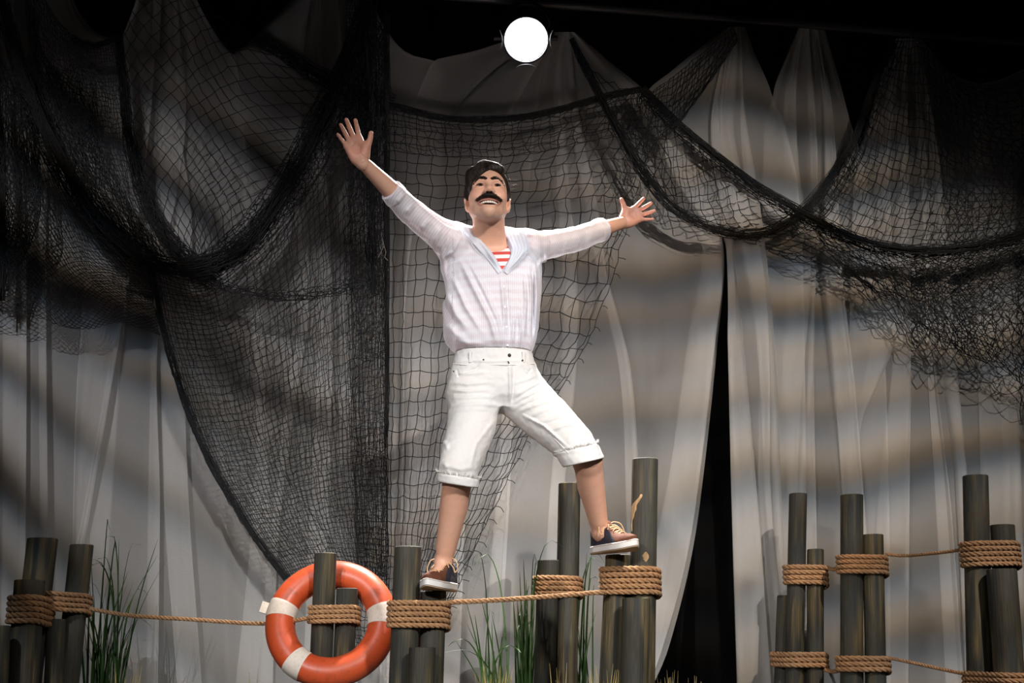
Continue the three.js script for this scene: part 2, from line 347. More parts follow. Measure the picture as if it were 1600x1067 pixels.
// ripple projectors: a lamp, and before it a plate cut into wavy slots that throws the water pattern
function projector(label, L, sd, tones, cover, soft) {
  const p = V(...L.at), a = V(...L.aim), dir = a.clone().sub(p).normalize();
  const g = thing('ripple_projector', p, label, 'stage light');
  const across = V(0, 1, 0).cross(dir).normalize(), up = dir.clone().cross(across);
  const q = new THREE.Quaternion().setFromRotationMatrix(new THREE.Matrix4().makeBasis(across, up, dir));
  const D = 0.26, half = 0.115;
  const bars = [];
  const N = 20, step = 2 * half / N;
  for (let b = 0; b < N; b++) {
    const pos = [], idx = [], M = 36;
    for (let i = 0; i <= M; i++) {
      const x = (i / M * 2 - 1) * half * 1.1, u = x / half;
      const mid = (b + 0.5) * step - half + 0.010 * nz(u * 1.4, b * 0.33, sd) + 0.006 * nz(u * 3.1, b * 0.4, sd + 4);
      const w = step * clamp(cover + 0.34 * nz(u * 2.0, b * 0.55, sd + 8), 0.03, 0.55);
      for (const [yy, zz] of [[mid - w, 0], [mid + w, 0], [mid + w, 0.0008], [mid - w, 0.0008]]) pos.push(x, yy, zz);
    }
    for (let i = 0; i < M; i++) for (let j = 0; j < 4; j++) { const c = i * 4 + j, d = i * 4 + (j + 1) % 4; idx.push(c, d, c + 4, d, d + 4, c + 4); }
    bars.push(geometry(pos, idx).rotateZ(L.turn).translate(0, 0, D).applyQuaternion(q));
  }
  for (const b of bars) part('gobo_bar', b, lampBlack, g);
  part('gobo_frame', new THREE.RingGeometry(0.092, 0.2, 40).translate(0, 0, D).applyQuaternion(q), new THREE.MeshStandardMaterial({ color: lin(0.03, 0.03, 0.03), roughness: 0.6, side: THREE.DoubleSide }), g);
  part('housing', lathe([[0.001, -0.4], [0.09, -0.4], [0.1, -0.38], [0.105, -0.03], [0.045, -0.03], [0.045, -0.028], [0.001, -0.028]]).applyQuaternion(new THREE.Quaternion().setFromUnitVectors(V(0, 1, 0), dir)), lampBlack, g);
  part('bulb', new THREE.SphereGeometry(0.012, 12, 8).translate(dir.x * -0.015, dir.y * -0.015, dir.z * -0.015), new THREE.MeshStandardMaterial({ color: lin(0.5, 0.5, 0.5), emissive: lin(1, 0.95, 0.9), emissiveIntensity: 4 }), g);
  tones.forEach(([c, f], i) => {
    const s = (i - (tones.length - 1) / 2) * 0.0030;
    spot('ripple_beam', { color: c, cd: L.cd * f, cone: L.cone, penumbra: L.penumbra, size: soft }, p.clone().addScaledVector(up, s).addScaledVector(across, s * 0.7), a.clone().addScaledVector(up, s));
  });
}
projector('ripple projector above the audience throwing bands on the left cloths', LIGHTS.rippleLeft, 3, [[0xb6d9ff, 0.5], [0xffdcb0, 0.5]], 0.21, 0.14);
projector('ripple projector above the audience throwing bands on the right cloths', LIGHTS.rippleRight, 21, [[0xd2e8ff, 0.42], [0xffdcb2, 0.58]], 0.15, 0.17);

// ------------------------------------------------------------ weathered posts
const woodTex = (k) => {
  const g1 = tileNoise(256, 1024, [90, 16], 11 + k), g2 = tileNoise(256, 1024, [16, 9], 31 + k), g3 = tileNoise(256, 1024, [7, 6], 51 + k), g4 = tileNoise(256, 1024, [200, 40], 71 + k);
  return texture(256, 1024, (u, v) => {
    const a = g1(u, v), b = g2(u, v), c = g3(u, v), d = g4(u, v);
    const wash = sstep(0.50, 0.85, b * 0.6 + c * 0.5) , dark = sstep(0.4, 0.8, a * 0.5 + c * 0.6);
    const base = [0.225, 0.222, 0.19], ochre = [0.42, 0.365, 0.235], deep = [0.125, 0.13, 0.127];
    return [0, 1, 2].map((i) => mix(mix(base[i], deep[i], dark * 0.8), ochre[i], wash * 0.75 * (0.5 + a * 0.7)) + (d - 0.5) * 0.07 + (a - 0.5) * 0.07);
  });
};
const woodBump = (() => { const g1 = tileNoise(256, 1024, [110, 8], 4), g2 = tileNoise(256, 1024, [30, 20], 9); return texture(256, 1024, (u, v) => g1(u, v) * 0.7 + g2(u, v) * 0.3, false); })();
const woods = [0, 1, 2, 3].map((k) => new THREE.MeshStandardMaterial({ map: woodTex(k * 7), bumpMap: woodBump, bumpScale: 0.0012, roughness: 0.72 }));
const POSTS = [];
// top = pixel of the top centre, w = width in pixels there, bot = pixel of the axis lower down, z at top and (zb) at that lower point
function post(label, top, w, bot, z, zb = z, group) {
  const a = at(top[0], top[1], z), b = at(bot[0], bot[1], zb), r = w / 2 * (z / FPX) * 1.02;
  const d = a.clone().sub(b), foot = b.clone().addScaledVector(d, -b.y / d.y), h = a.y, ch = 0.004;
  const sd = rr(0, 50), seg = 28, pos = [], idx = [], uv = [];
  const ring = (y, k) => { const t = y / h; for (let i = 0; i <= seg; i++) { const an = i / seg * Math.PI * 2, R = r * k * (1 + 0.025 * nz(Math.cos(an) * 1.2 + sd, Math.sin(an) * 1.2, y * 1.5)); pos.push((a.x - foot.x) * t + Math.cos(an) * R, y, (a.z - foot.z) * t + Math.sin(an) * R); uv.push(i / seg, y * 0.55 + sd); } };
  const ys = [0]; for (let i = 1; i <= 12; i++) ys.push((h - ch) * i / 12);
  ys.forEach((y) => ring(y, 1)); ring(h, 1 - ch / r); ring(h, 0.5); ring(h, 0.02);
  const n = ys.length + 3;
  for (let j = 0; j < n - 1; j++) for (let i = 0; i < seg; i++) { const p = j * (seg + 1) + i; idx.push(p, p + seg + 1, p + 1, p + 1, p + seg + 1, p + seg + 2); }
  const g = geometry(pos, idx, uv);
  const m = mesh('wooden_post', g, woods[Math.floor(rnd() * 4)]); m.position.copy(foot);
  tag(m, label, 'post', group);
  const P = { foot, top: a, r, mesh: m, axis: (y) => foot.clone().lerp(a, y / h) };
  POSTS.push(P); return P;
}
const p1 = post('tall dark post at the far left, rising behind the topmost left rope coil', [67, 841], 45, [53, 960], 5.42);
const p2 = post('shorter dark front post at the far left with thick rope coil round it', [47, 906], 45, [38, 1030], 5.28);
const p2b = post('short dark stump cut by the left edge of the photo', [-4, 977], 38, [-8, 1067], 5.12);
const p3 = post('dark post beside the left grass clump with a four-turn rope coil', [128, 851], 35, [112, 1000], 5.5);
const p3b = post('short dark stump between the two leftmost rope coils', [88, 967], 28, [84, 1067], 5.42);
const p4 = post('tall dark post standing through the orange ring buoy', [509, 864], 34, [502, 1024], 5.15, 5.235);
const p5 = post('shorter dark post standing through the orange ring buoy, right of the tall one', [542.5, 919], 32, [537.5, 1024], 5.185, 5.25);
const p6 = post('tall post between the orange ring and the man standing on one foot', [637.5, 854], 41.5, [632, 1000], 4.9);
const p7 = post('short dark post under the man\'s brown shoe beside the orange ring', [677, 924], 40, [673, 1040], 4.95);
const p8 = post('lowest front stump below the rope coil beside the orange ring', [660, 1011], 40, [658, 1067], 4.79);
const p9 = post('tall post behind the man\'s raised leg in the middle', [890, 755], 34, [886, 960], 5.9);
const p10 = post('shorter post next to the tall one behind the loose rope, in the middle', [857, 875], 33, [853, 1000], 5.86);
const p11 = post('tallest middle post with a pale bare patch right of the man\'s raised shoe', [1008, 717], 40, [1004, 960], 5.12);
const p12 = post('post that the man\'s raised shoe rests on, inside the five-turn coil', [967, 867], 41, [960, 1010], 5.14);
const p13 = post('short rounded front post below the five-turn coil right of the man', [994, 934], 42, [991, 1060], 5.0);
const p14 = post('tall dark post just right of the black gap, partly behind the white cloth', [1247, 771], 27, [1243, 960], 6.42);
const p14b = post('dark post half hidden behind the cloth right of the black gap', [1228, 930], 26, [1224, 1040], 6.5);
const p15 = post('shorter dark post with two rope coils, beside the cloth edge right of the gap', [1274, 858], 25, [1274, 1000], 6.4);
const p16 = post('tall dark post of the pair with two coils at the centre right', [1331, 773], 34, [1331, 1000], 6.2);
const p17 = post('shorter dark post of the pair with two coils at the centre right', [1364, 835], 31, [1367, 1000], 6.18);
const p18 = post('tallest post at the far right with a thick five-turn coil', [1524, 743], 38, [1531, 1040], 5.75);
const p19 = post('shorter post behind the thick five-turn coil at the far right edge', [1566, 820], 36, [1570, 900], 5.77);
const p20 = post('front stump below the thick five-turn coil at the far right edge', [1565, 889], 44, [1577, 1060], 5.62);

// the flake of bare wood and the bare spot on the tallest middle post
{
  const bare = new THREE.MeshStandardMaterial({ map: (() => { const n = tileNoise(64, 128, [12, 6], 3); return texture(64, 128, (u, v) => { const q = n(u, v); return [0.56 + q * 0.2, 0.47 + q * 0.17, 0.34 + q * 0.13]; }); })(), roughness: 0.8 });
  const flake = (name, y0, y1, edge, base) => {
    const pos = [], idx = [], nx = 10, ny = 24;
    for (let j = 0; j <= ny; j++) for (let i = 0; i <= nx; i++) {
      const t = j / ny, [a0, a1] = edge(t), ang = a0 + (a1 - a0) * i / nx, y = mix(y0, y1, t), c = p11.axis(y), rim = Math.min(i, nx - i, j, ny - j) === 0 ? -0.001 : 0.0012;
      pos.push(c.x + Math.sin(ang) * (p11.r * 1.012 + rim) - p11.foot.x, y, c.z + Math.cos(ang) * (p11.r * 1.012 + rim) - p11.foot.z);
    }
    for (let j = 0; j < ny; j++) for (let i = 0; i < nx; i++) { const a = j * (nx + 1) + i; idx.push(a, a + 1, a + nx + 1, a + 1, a + nx + 2, a + nx + 1); }
    mesh(name, geometry(pos, idx, pos.flatMap((_, k) => k % 3 ? [] : [pos[k] * 8, pos[k + 1] * 6])), bare, p11.mesh).userData.label = 'pale bare wood';
  };
  const yA = at(1000, 830, 5.07).y, yB = at(1000, 772, 5.07).y, yC = at(1000, 878, 5.07).y, yD = at(1000, 862, 5.07).y;
  flake('bare_patch', yA, yB, (t) => { const c = -1.25 + 0.15 * sstep(0.2, 0.6, t) + 0.75 * sstep(0.62, 1, t), w = 0.05 + 0.27 * sstep(0.25, 0.62, t) * (1 - 0.82 * sstep(0.66, 1, t)); return [c - w * 0.8 + 0.06 * nz(t * 9, 1, 2), c + w + 0.08 * nz(t * 9, 5, 2)]; });
  flake('bare_patch', yC, yD, (t) => { const w = 0.4 * Math.sin(Math.PI * (0.06 + 0.88 * t)); return [0.05 - w * 0.6 + 0.1 * nz(t * 7, 3, 2), 0.05 + w * 0.7]; });
}

// ------------------------------------------------------------ ropes of three twisted strands
const ropeTex = (() => { const n = tileNoise(128, 128, [60, 14], 77), m = tileNoise(128, 128, [5, 5], 78); return texture(128, 128, (u, v) => { const q = n(u, v), w = m(u, v); return [0.76 + 0.22 * (q - 0.5) + 0.1 * (w - 0.5), 0.585 + 0.22 * (q - 0.5) + 0.1 * (w - 0.5), 0.42 + 0.2 * (q - 0.5) + 0.08 * (w - 0.5)]; }); })();
ropeTex.repeat.set(2, 14);
const ropeBump = (() => { const n = tileNoise(128, 128, [70, 10], 79); return texture(128, 128, (u, v) => n(u, v), false); })();
ropeBump.repeat.set(2, 14);
const ropeMat = new THREE.MeshStandardMaterial({ map: ropeTex, bumpMap: ropeBump, bumpScale: 0.0015, roughness: 0.9 });
function ropeGeo(pts, r, up) {
  const lay = r * 6.4, T = new Tubes();
  let len = 0; for (let i = 1; i < pts.length; i++) len += pts[i].distanceTo(pts[i - 1]);
  const n = Math.max(8, Math.round(len / (lay / 9))), path = new THREE.CatmullRomCurve3(pts, false, 'centripetal'), P = path.getSpacedPoints(n), F = frames(P, up);
  for (let k = 0; k < 3; k++) {
    const s = [];
    for (let i = 0; i <= n; i++) { const a = 2 * Math.PI * (i / n * len / lay + k / 3), q = P[i].clone().addScaledVector(F.N[i], Math.cos(a) * r * 0.53).addScaledVector(F.B[i], Math.sin(a) * r * 0.53); s.push(q); }
    T.tube(s, r * 0.51, 7, true);
  }
  return T.get();
}
// path round the hull of circles (top view), starting at angle a0, n turns between heights
function coilPath(posts, yTop, yBot, n, rr_, a0, y2 = 0) {
  const out = [], per = 44, ym = (yTop + yBot) / 2;
  const cs = posts.map((p) => { const c = p.axis(ym); return [c.x, c.z, p.r + rr_ * 0.98]; });
  const cx = cs.reduce((s, c) => s + c[0], 0) / cs.length, cz = cs.reduce((s, c) => s + c[1], 0) / cs.length;
  const pitch = n > 1 ? (yTop - yBot) / (n - 1) : 0;
  const start = rnd() * 9;
  for (let i = 0; i <= n * per; i++) {
    const a = a0 + i / per * Math.PI * 2, dx = Math.sin(a), dz = Math.cos(a);
    // support point of the hull in direction a
    let best = -1e9, q = null;
    for (const c of cs) { const s = c[0] * dx + c[1] * dz + c[2]; if (s > best) { best = s; q = [c[0] + dx * c[2], c[1] + dz * c[2]]; } }
    const turn = i / per, full = Math.floor(turn), f = turn - full;
    const y = yTop - pitch * (full + sstep(0.62, 1, f)) * 0.999 + 0.0022 * nz(turn * 2.4 + start, 3, 1);
    out.push(V(q[0], y + y2 * (q[0] - cx), q[1]));
  }
  // points of the straight runs between the circles
  const fine = [out[0]];
  for (let i = 1; i < out.length; i++) { const d = out[i].distanceTo(out[i - 1]), m = Math.max(1, Math.round(d / 0.014)); for (let j = 1; j <= m; j++) fine.push(out[i - 1].clone().lerp(out[i], j / m)); }
  return fine.filter((p, i) => i === 0 || p.distanceTo(fine[i - 1]) > 0.004);
}
function coil(label, posts, pyTop, pyBot, n, a0, opts = {}) {
  const z = posts[0].axis(0.8).z * -1 - posts[0].r, px = 800, k = z / FPX;
  const r = opts.r ?? (pyBot - pyTop) / n / 2 * k * 0.97;
  const yT = at(px, pyTop, z).y - r, yB = at(px, pyBot, z).y + r;
  const pts = coilPath(posts, yT, yB, n, r, a0, opts.slope ?? 0);
  const c = pts[0].clone(); c.set(posts[0].axis(yT).x, yB - r, posts[0].axis(yT).z);
  single('rope_coil', ropeGeo(pts, r, V(0, 1, 0)), ropeMat, c, label, 'rope', opts.group);
  return { first: pts[0], last: pts[pts.length - 1], r, pts };
}
function ropeSpan(label, pts, r) {
  const P = smooth(pts, 60), base = pts[0].clone();
  single('rope_span', ropeGeo(P, r), ropeMat, base, label, 'rope');
}
const k1 = coil('thick rope coil round the two posts at the far left', [p1, p2], 930, 975, 5, 2.7, { slope: 0.03 });
const k2 = coil('four-turn rope coil on the single post beside the left grass', [p3, p3b], 924, 956, 4, 2.7, { slope: -0.03 });
const k3 = coil('rope coil inside the hole of the orange ring buoy', [p4, p5], 944, 974, 4, 2.7, { slope: 0.02 });
const k4 = coil('bright rope coil on the two posts below the man\'s standing foot', [p6, p7], 937, 981, 5, 2.7);
const k5 = coil('shaded rope coil on the middle posts behind the loose rope', [p9, p10], 899, 931, 4, 2.7);
const k6 = coil('bright five-turn rope coil below the man\'s raised shoe', [p11, p12], 884, 929, 5, 2.7);
const k7 = coil('upper rope coil on the posts right of the black gap', [p14, p15], 882, 914, 4, 2.7, { slope: -0.02 });
const k8 = coil('lower rope coil on the posts right of the black gap', [p14, p15, p14b], 1018, 1043, 3, 2.7);
const k9 = coil('upper rope coil on the pair of posts at the centre right', [p16, p17], 866, 897, 4, 2.7, { slope: -0.02 });
const k10 = coil('lower rope coil on the pair of posts at the centre right', [p16, p17], 1024, 1050, 3, 2.7);
const k11 = coil('thick five-turn rope coil at the far right edge', [p18, p19], 844, 885, 5, 2.7, { slope: 0.02 });
const k12 = coil('rope coil at the bottom right corner round the far right posts', [p18, p20], 1049, 1082, 4, 2.7, { slope: -0.02 });
ropeSpan('loose rope stretched from the left post to the orange ring', [at(140, 951, 5.42), at(200, 961, 5.38), at(290, 967, 5.33), at(418, 974, 5.26), at(480, 966, 5.14)], k3.r * 0.95);
ropeSpan('bright loose rope stretched between the man\'s two feet', [at(690, 943, 4.905), at(704, 941, 4.93), at(760, 938.5, 4.95), at(850, 932.5, 5.0), at(930, 926, 5.04), at(946, 924.5, 5.045)], k4.r * 0.95);
ropeSpan('short rope between the upper coils at the right', [at(1289, 886, 6.36), at(1300, 889, 6.32), at(1312, 887, 6.2)], k9.r * 0.9);
ropeSpan('short rope between the lower coils at the right', [at(1289, 1046, 6.36), at(1301, 1049, 6.3), at(1314, 1046, 6.18)], k9.r * 0.9);
ropeSpan('thin shaded rope stretched to the thick coil at the far right', [at(1384, 866, 6.2), at(1410, 868, 6.16), at(1450, 865, 6.0), at(1480, 862, 5.88), at(1506, 858, 5.77)], k9.r * 0.72);
ropeSpan('thin shaded rope sloping down to the bottom right corner', [at(1386, 1027, 6.2), at(1420, 1034, 6.08), at(1470, 1045, 5.92), at(1512, 1054, 5.76)], k9.r * 0.72);

// ------------------------------------------------------------ the ring buoy
{
  const c = at(518, 973, 5.205), k = 5.2 / FPX, R = 78 * k, r = 22.3 * k;
  const q = new THREE.Quaternion().setFromEuler(new THREE.Euler(-0.36, 0.04, 0.03));
  const dirt = (() => { const n = tileNoise(512, 128, [40, 12], 5), m = tileNoise(512, 128, [160, 30], 6), s = tileNoise(512, 128, [13, 4], 7); return texture(512, 128, (u, v) => { const d = sstep(0.62, 0.9, n(u, v) * 0.6 + s(u, v) * 0.5) * 0.35 + sstep(0.75, 0.95, m(u, v)) * 0.22; return [0.79, 0.325, 0.175].map((x, i) => mix(x, [0.42, 0.2, 0.13][i], d) + 0.05 * (s(u, v) - 0.5)); }); })();
  const orange = new THREE.MeshPhysicalMaterial({ map: dirt, roughness: 0.42, clearcoat: 0.15, clearcoatRoughness: 0.3, bumpMap: woodBump, bumpScale: 0.0004 });
  const web = (() => { const n = tileNoise(64, 64, [64, 20], 5), m = tileNoise(64, 64, [6, 6], 9); return texture(64, 64, (u, v) => { const d = sstep(0.5, 1.0, m(u, v)) * 0.05; return [0.84 - d + 0.08 * n(u, v), 0.80 - d + 0.08 * n(u, v), 0.75 - d + 0.08 * n(u, v)]; }); })();
  const strapMat = new THREE.MeshStandardMaterial({ map: web, roughness: 0.75 });
  const g = thing('ring_buoy', c, 'orange ring buoy with white straps hung over two posts', 'life buoy');
  part('ring', new THREE.TorusGeometry(R, r, 40, 120).applyQuaternion(q), orange, g);
  // seam along the mould line
  part('mould_seam', new THREE.TorusGeometry(R - r * 1.0, r * 0.035, 6, 100).applyQuaternion(q), orange, g);
  for (const [a, w] of [[2.90, 0.32], [0.10, 0.42], [-2.2, 0.32]]) {
    const pos = [], idx = [], uv = [], nu = 10, nv = 48, rs = r * 1.035;
    for (let i = 0; i <= nu; i++) for (let j = 0; j <= nv; j++) {
      const edge = i === 0 || i === nu ? 0.985 : 1, u = a + (i / nu - 0.5) * w * 0.92, v = j / nv * Math.PI * 2, rr2 = rs * edge;
      pos.push((R + rr2 * Math.cos(v)) * Math.cos(u), (R + rr2 * Math.cos(v)) * Math.sin(u), rr2 * Math.sin(v)); uv.push(i / nu, j / nv * 4);
    }
    for (let i = 0; i < nu; i++) for (let j = 0; j < nv; j++) { const b = i * (nv + 1) + j; idx.push(b, b + nv + 1, b + 1, b + 1, b + nv + 1, b + nv + 2); }
    const s = part('strap', geometry(pos, idx, uv).applyQuaternion(q), strapMat, g);
    // the webbing loop standing off the rim, with its stitched tail
    const lp = new THREE.BoxGeometry(0.032, R * w * 0.72, 0.006, 3, 1, 1);
    const pa = lp.attributes.position; for (let i = 0; i < pa.count; i++) pa.setZ(i, pa.getZ(i) + 0.25 * pa.getX(i)); lp.computeVertexNormals();
    lp.translate(R + rs + 0.012, 0, 0.002).rotateZ(a).applyQuaternion(q);
    if (a > -1) part('strap_loop', lp, strapMat, s);
  }
  // grab line under the loops at the back
}

// ------------------------------------------------------------ grass
const green = new THREE.MeshPhysicalMaterial({ vertexColors: true, roughness: 0.45, transmission: 0.25, thickness: 0, side: THREE.DoubleSide });
const straw = new THREE.MeshStandardMaterial({ vertexColors: true, roughness: 0.7, side: THREE.DoubleSide });
function blade(pts, w, col, tipCol, n = 26) {
  const P = smooth(pts, n), pos = [], idx = [], c = [], F = frames(P);
  const yaw = rr(-0.5, 0.5);
  for (let i = 0; i <= n; i++) {
    const t = i / n, ww = w * (0.55 + 0.6 * sstep(0, 0.25, t)) * Math.pow(1 - t, 0.55) + 0.0004;
    const side = V(Math.cos(yaw + t * 0.8), 0, Math.sin(yaw + t * 0.8)); side.addScaledVector(F.T[i], -side.dot(F.T[i])).normalize();
    const up = side.clone().cross(F.T[i]);
    const a = P[i].clone().addScaledVector(side, -ww).addScaledVector(up, ww * 0.35), b = P[i].clone().addScaledVector(side, ww).addScaledVector(up, ww * 0.35), m = P[i];
    for (const q of [a, m, b]) { pos.push(q.x, q.y, q.z); const v = 1 + 0.25 * nz(q.x * 40, q.y * 9, 3); c.push(...[0, 1, 2].map((k) => mix(col[k], tipCol[k], Math.pow(t, 3)) * v)); }
  }
  for (let i = 0; i < n; i++) for (let k = 0; k < 2; k++) { const a = i * 3 + k; idx.push(a, a + 3, a + 1, a + 1, a + 3, a + 4); }
  return geometry(pos, idx, null, c);
}
// base pixel span, tips as [px, py, bend (how far over)] at distance z
function clump(label, base, z, tips, dark, extra, hgt) {
  const root = at((base[0] + base[1]) / 2, 1100, z); root.y = 0;
  const g = thing('grass_clump', root, label, 'grass');
  const put = (tx, ty, arch, w) => {
    const zb = z + rr(-0.05, 0.05), bx = rr(base[0], base[1]), b = at(bx, 1110, zb); b.y = 0.02;
    const t = at(tx, ty, zb + rr(-0.07, 0.07));
    const h = Math.max(0.1, (arch ? Math.min(t.y + arch, t.y + 0.35) : t.y) - b.y), dx = t.x - b.x;
    const pts = arch ? [b, V(b.x + dx * 0.12, b.y + h * 0.5, b.z), V(b.x + dx * 0.38, b.y + h * 0.9, b.z + 0.01), V(b.x + dx * 0.66, b.y + h, b.z + 0.015), V(b.x + dx * 0.9, b.y + h - arch * 0.45, b.z + 0.02), t]
      : [b, V(b.x + dx * 0.25, b.y + h * 0.4, b.z), V(b.x + dx * 0.58, b.y + h * 0.75, b.z + 0.01), t];
    const s = rr(0.6, 1.3), col = [0.026 * s * dark, 0.07 * s * dark, 0.016 * s * dark];
    part('blade', blade(pts, w ?? rr(0.0045, 0.0075), col, [col[0] * 1.5, col[1] * 1.3, col[2]]), green, g, root);
  };
  for (const [x, y, a] of tips) put(x, y, a ?? 0);
  for (let i = 0; i < extra; i++) put(rr(base[0] - hgt[2], base[1] + hgt[2]), rr(hgt[0], hgt[1]), rnd() < 0.25 ? rr(0.01, 0.05) : 0);
  return g;
}
clump('tall dark green grass clump beside the posts at the left', [134, 190], 5.72, [[139, 832], [172, 829, 0.06], [186, 842], [247, 841], [266, 864], [223, 855, 0.02], [178, 862, 0.05], [200, 893], [150, 880, 0.03], [210, 905], [246, 868, 0], [212, 960], [205, 1010, 0.06], [130, 960], [232, 930, 0.03], [240, 985, 0.05], [160, 850, 0.05]], 1, 34, [880, 1020, 26]);
clump('loose green grass blades between the ring and the middle posts', [752, 802], 5.25, [[741, 884, 0.05], [738, 885, 0.06], [727, 933], [752, 935], [768, 955], [742, 960], [730, 975], [700, 1010, 0.03], [690, 1020, 0.01], [790, 960], [712, 1000]], 1.5, 8, [960, 1030, 14]);
clump('dense upright green grass clump left of the middle posts', [808, 832], 5.6, [[818, 874], [879, 854, 0.03], [838, 884, 0.05], [846, 892, 0.05], [822, 905], [807, 930], [836, 935], [803, 960], [812, 892]], 0.95, 40, [925, 1000, 8]);
clump('green grass blades showing behind the raised shoe and middle posts', [880, 930], 6.05, [[943, 881, 0.03], [944, 879, 0.05], [925, 856], [917, 862], [934, 905, 0.02]], 1.3, 6, [880, 980, 14]);
// dry tufts along the bottom edge
function tuft(label, px, z, spread, top, n) {
  const root = at(px, 1100, z); root.y = 0; const gs = [];
  for (let i = 0; i < n; i++) {
    const b = at(px + rr(-spread, spread) * 0.55, 1110, z + rr(-0.05, 0.05)); b.y = 0.01;
    const t = at(px + rr(-spread, spread), rr(top, 1078), z + rr(-0.08, 0.08)), s = rr(0.6, 1.2);
    gs.push(blade([b, b.clone().lerp(t, 0.55).add(V(rr(-0.012, 0.012), 0, 0)), t], rr(0.0016, 0.0028), [0.42 * s, 0.33 * s, 0.10 * s], [0.50 * s, 0.40 * s, 0.16 * s], 8));
  }
  const g = mergeGeometries(gs);
  tag(single('dry_grass', g, straw, root, label, 'grass'), null, null, null, 'stuff');
}
tuft('dry yellow grass tuft at the foot of the left green clump', 195, 5.5, 30, 1028, 26);
tuft('dry yellow grass tuft in front of the loose green blades', 765, 4.9, 42, 1036, 46);
tuft('thin dry grass stalks before the middle posts', 875, 5.2, 18, 1030, 7);
tuft('dry yellow grass tuft in front of the short rounded post', 945, 4.75, 26, 1034, 26);
tuft('dry yellow grass tuft left in the black gap', 1045, 4.9, 20, 1045, 18);
tuft('dry yellow grass tuft right in the black gap', 1085, 5.0, 16, 1055, 14);
tuft('sparse dry grass tuft left of the orange ring', 395, 5.4, 12, 1040, 7);

// ------------------------------------------------------------ fishing nets
const cord = new THREE.MeshStandardMaterial({ color: lin(0.009, 0.010, 0.012), roughness: 0.75 });
const cr = (p0, p1, p2, p3, t) => { const t2 = t * t, t3 = t2 * t; return 0.5 * (2 * p1 + (p2 - p0) * t + (2 * p0 - 5 * p1 + 4 * p2 - p3) * t2 + (3 * p1 - p0 - 3 * p2 + p3) * t3); };
// a sheet through rows of measured points; u across, v down
function sheet(rows, off, wob, sd) {
  const R = rows.length, C = rows[0].length;
  const get = (j, i) => rows[clamp(j, 0, R - 1)][clamp(i, 0, C - 1)];
  return (u, v) => {
    const x = clamp(u, 0, 1) * (C - 1), y = clamp(v, 0, 1) * (R - 1), i = Math.min(C - 2, Math.floor(x)), j = Math.min(R - 2, Math.floor(y)), q = [];
    for (let c = 0; c < 2; c++) { const col = []; for (let a = -1; a < 3; a++) col.push(cr(get(j + a, i - 1)[c], get(j + a, i)[c], get(j + a, i + 1)[c], get(j + a, i + 2)[c], x - i)); q.push(cr(...col, y - j)); }
    const o = (typeof off === 'function' ? off(u, v) : off) + 0.04 * nz(u * 5 + sd, v * 5, sd);
    return hung(q[0] + wob * nz(u * 9, v * 7, sd + 3), q[1] + wob * nz(u * 9, v * 7, sd + 6), o);
  };
}
function netGeo(S, nu, nv, o = {}) {
  const T = new Tubes(), jit = o.jit ?? 0.25, r = o.r ?? 0.0024, K = [], warp = o.warp ?? ((v) => v), uw = o.uwarp ?? ((u, v) => u);
  for (let j = 0; j <= nv; j++) { K.push([]); for (let i = 0; i <= nu; i++) { const u = clamp((i + rr(-jit, jit)) / nu, 0, 1), v = clamp((j + rr(-jit, jit)) / nv, 0, 1); K[j].push(S(uw(u, v), warp(v))); } }
  const gone = o.gone ?? (() => false), sag = o.sag ?? 0.12;
  const edge = (a, b) => { const m = a.clone().lerp(b, 0.5), d = a.distanceTo(b); m.y -= d * sag * rr(0.2, 1); m.x += d * rr(-0.08, 0.08); m.z += d * rr(-0.1, 0.1); T.tube([a, m, b], r, 3); };
  for (let j = 0; j <= nv; j++) for (let i = 0; i <= nu; i++) {
    if (gone(i / nu, j / nv)) continue;
    if (o.diamond) {
      if ((i + j) % 2) continue;
      if (j < nv) { if (i < nu && !gone((i + 1) / nu, (j + 1) / nv)) edge(K[j][i], K[j + 1][i + 1]); if (i > 0 && !gone((i - 1) / nu, (j + 1) / nv)) edge(K[j][i], K[j + 1][i - 1]); }
    } else {
      if (i < nu && !gone((i + 1) / nu, j / nv)) edge(K[j][i], K[j][i + 1]);
      if (j < nv && !gone(i / nu, (j + 1) / nv)) edge(K[j][i], K[j + 1][i]);
    }
  }
  return T.get();
}
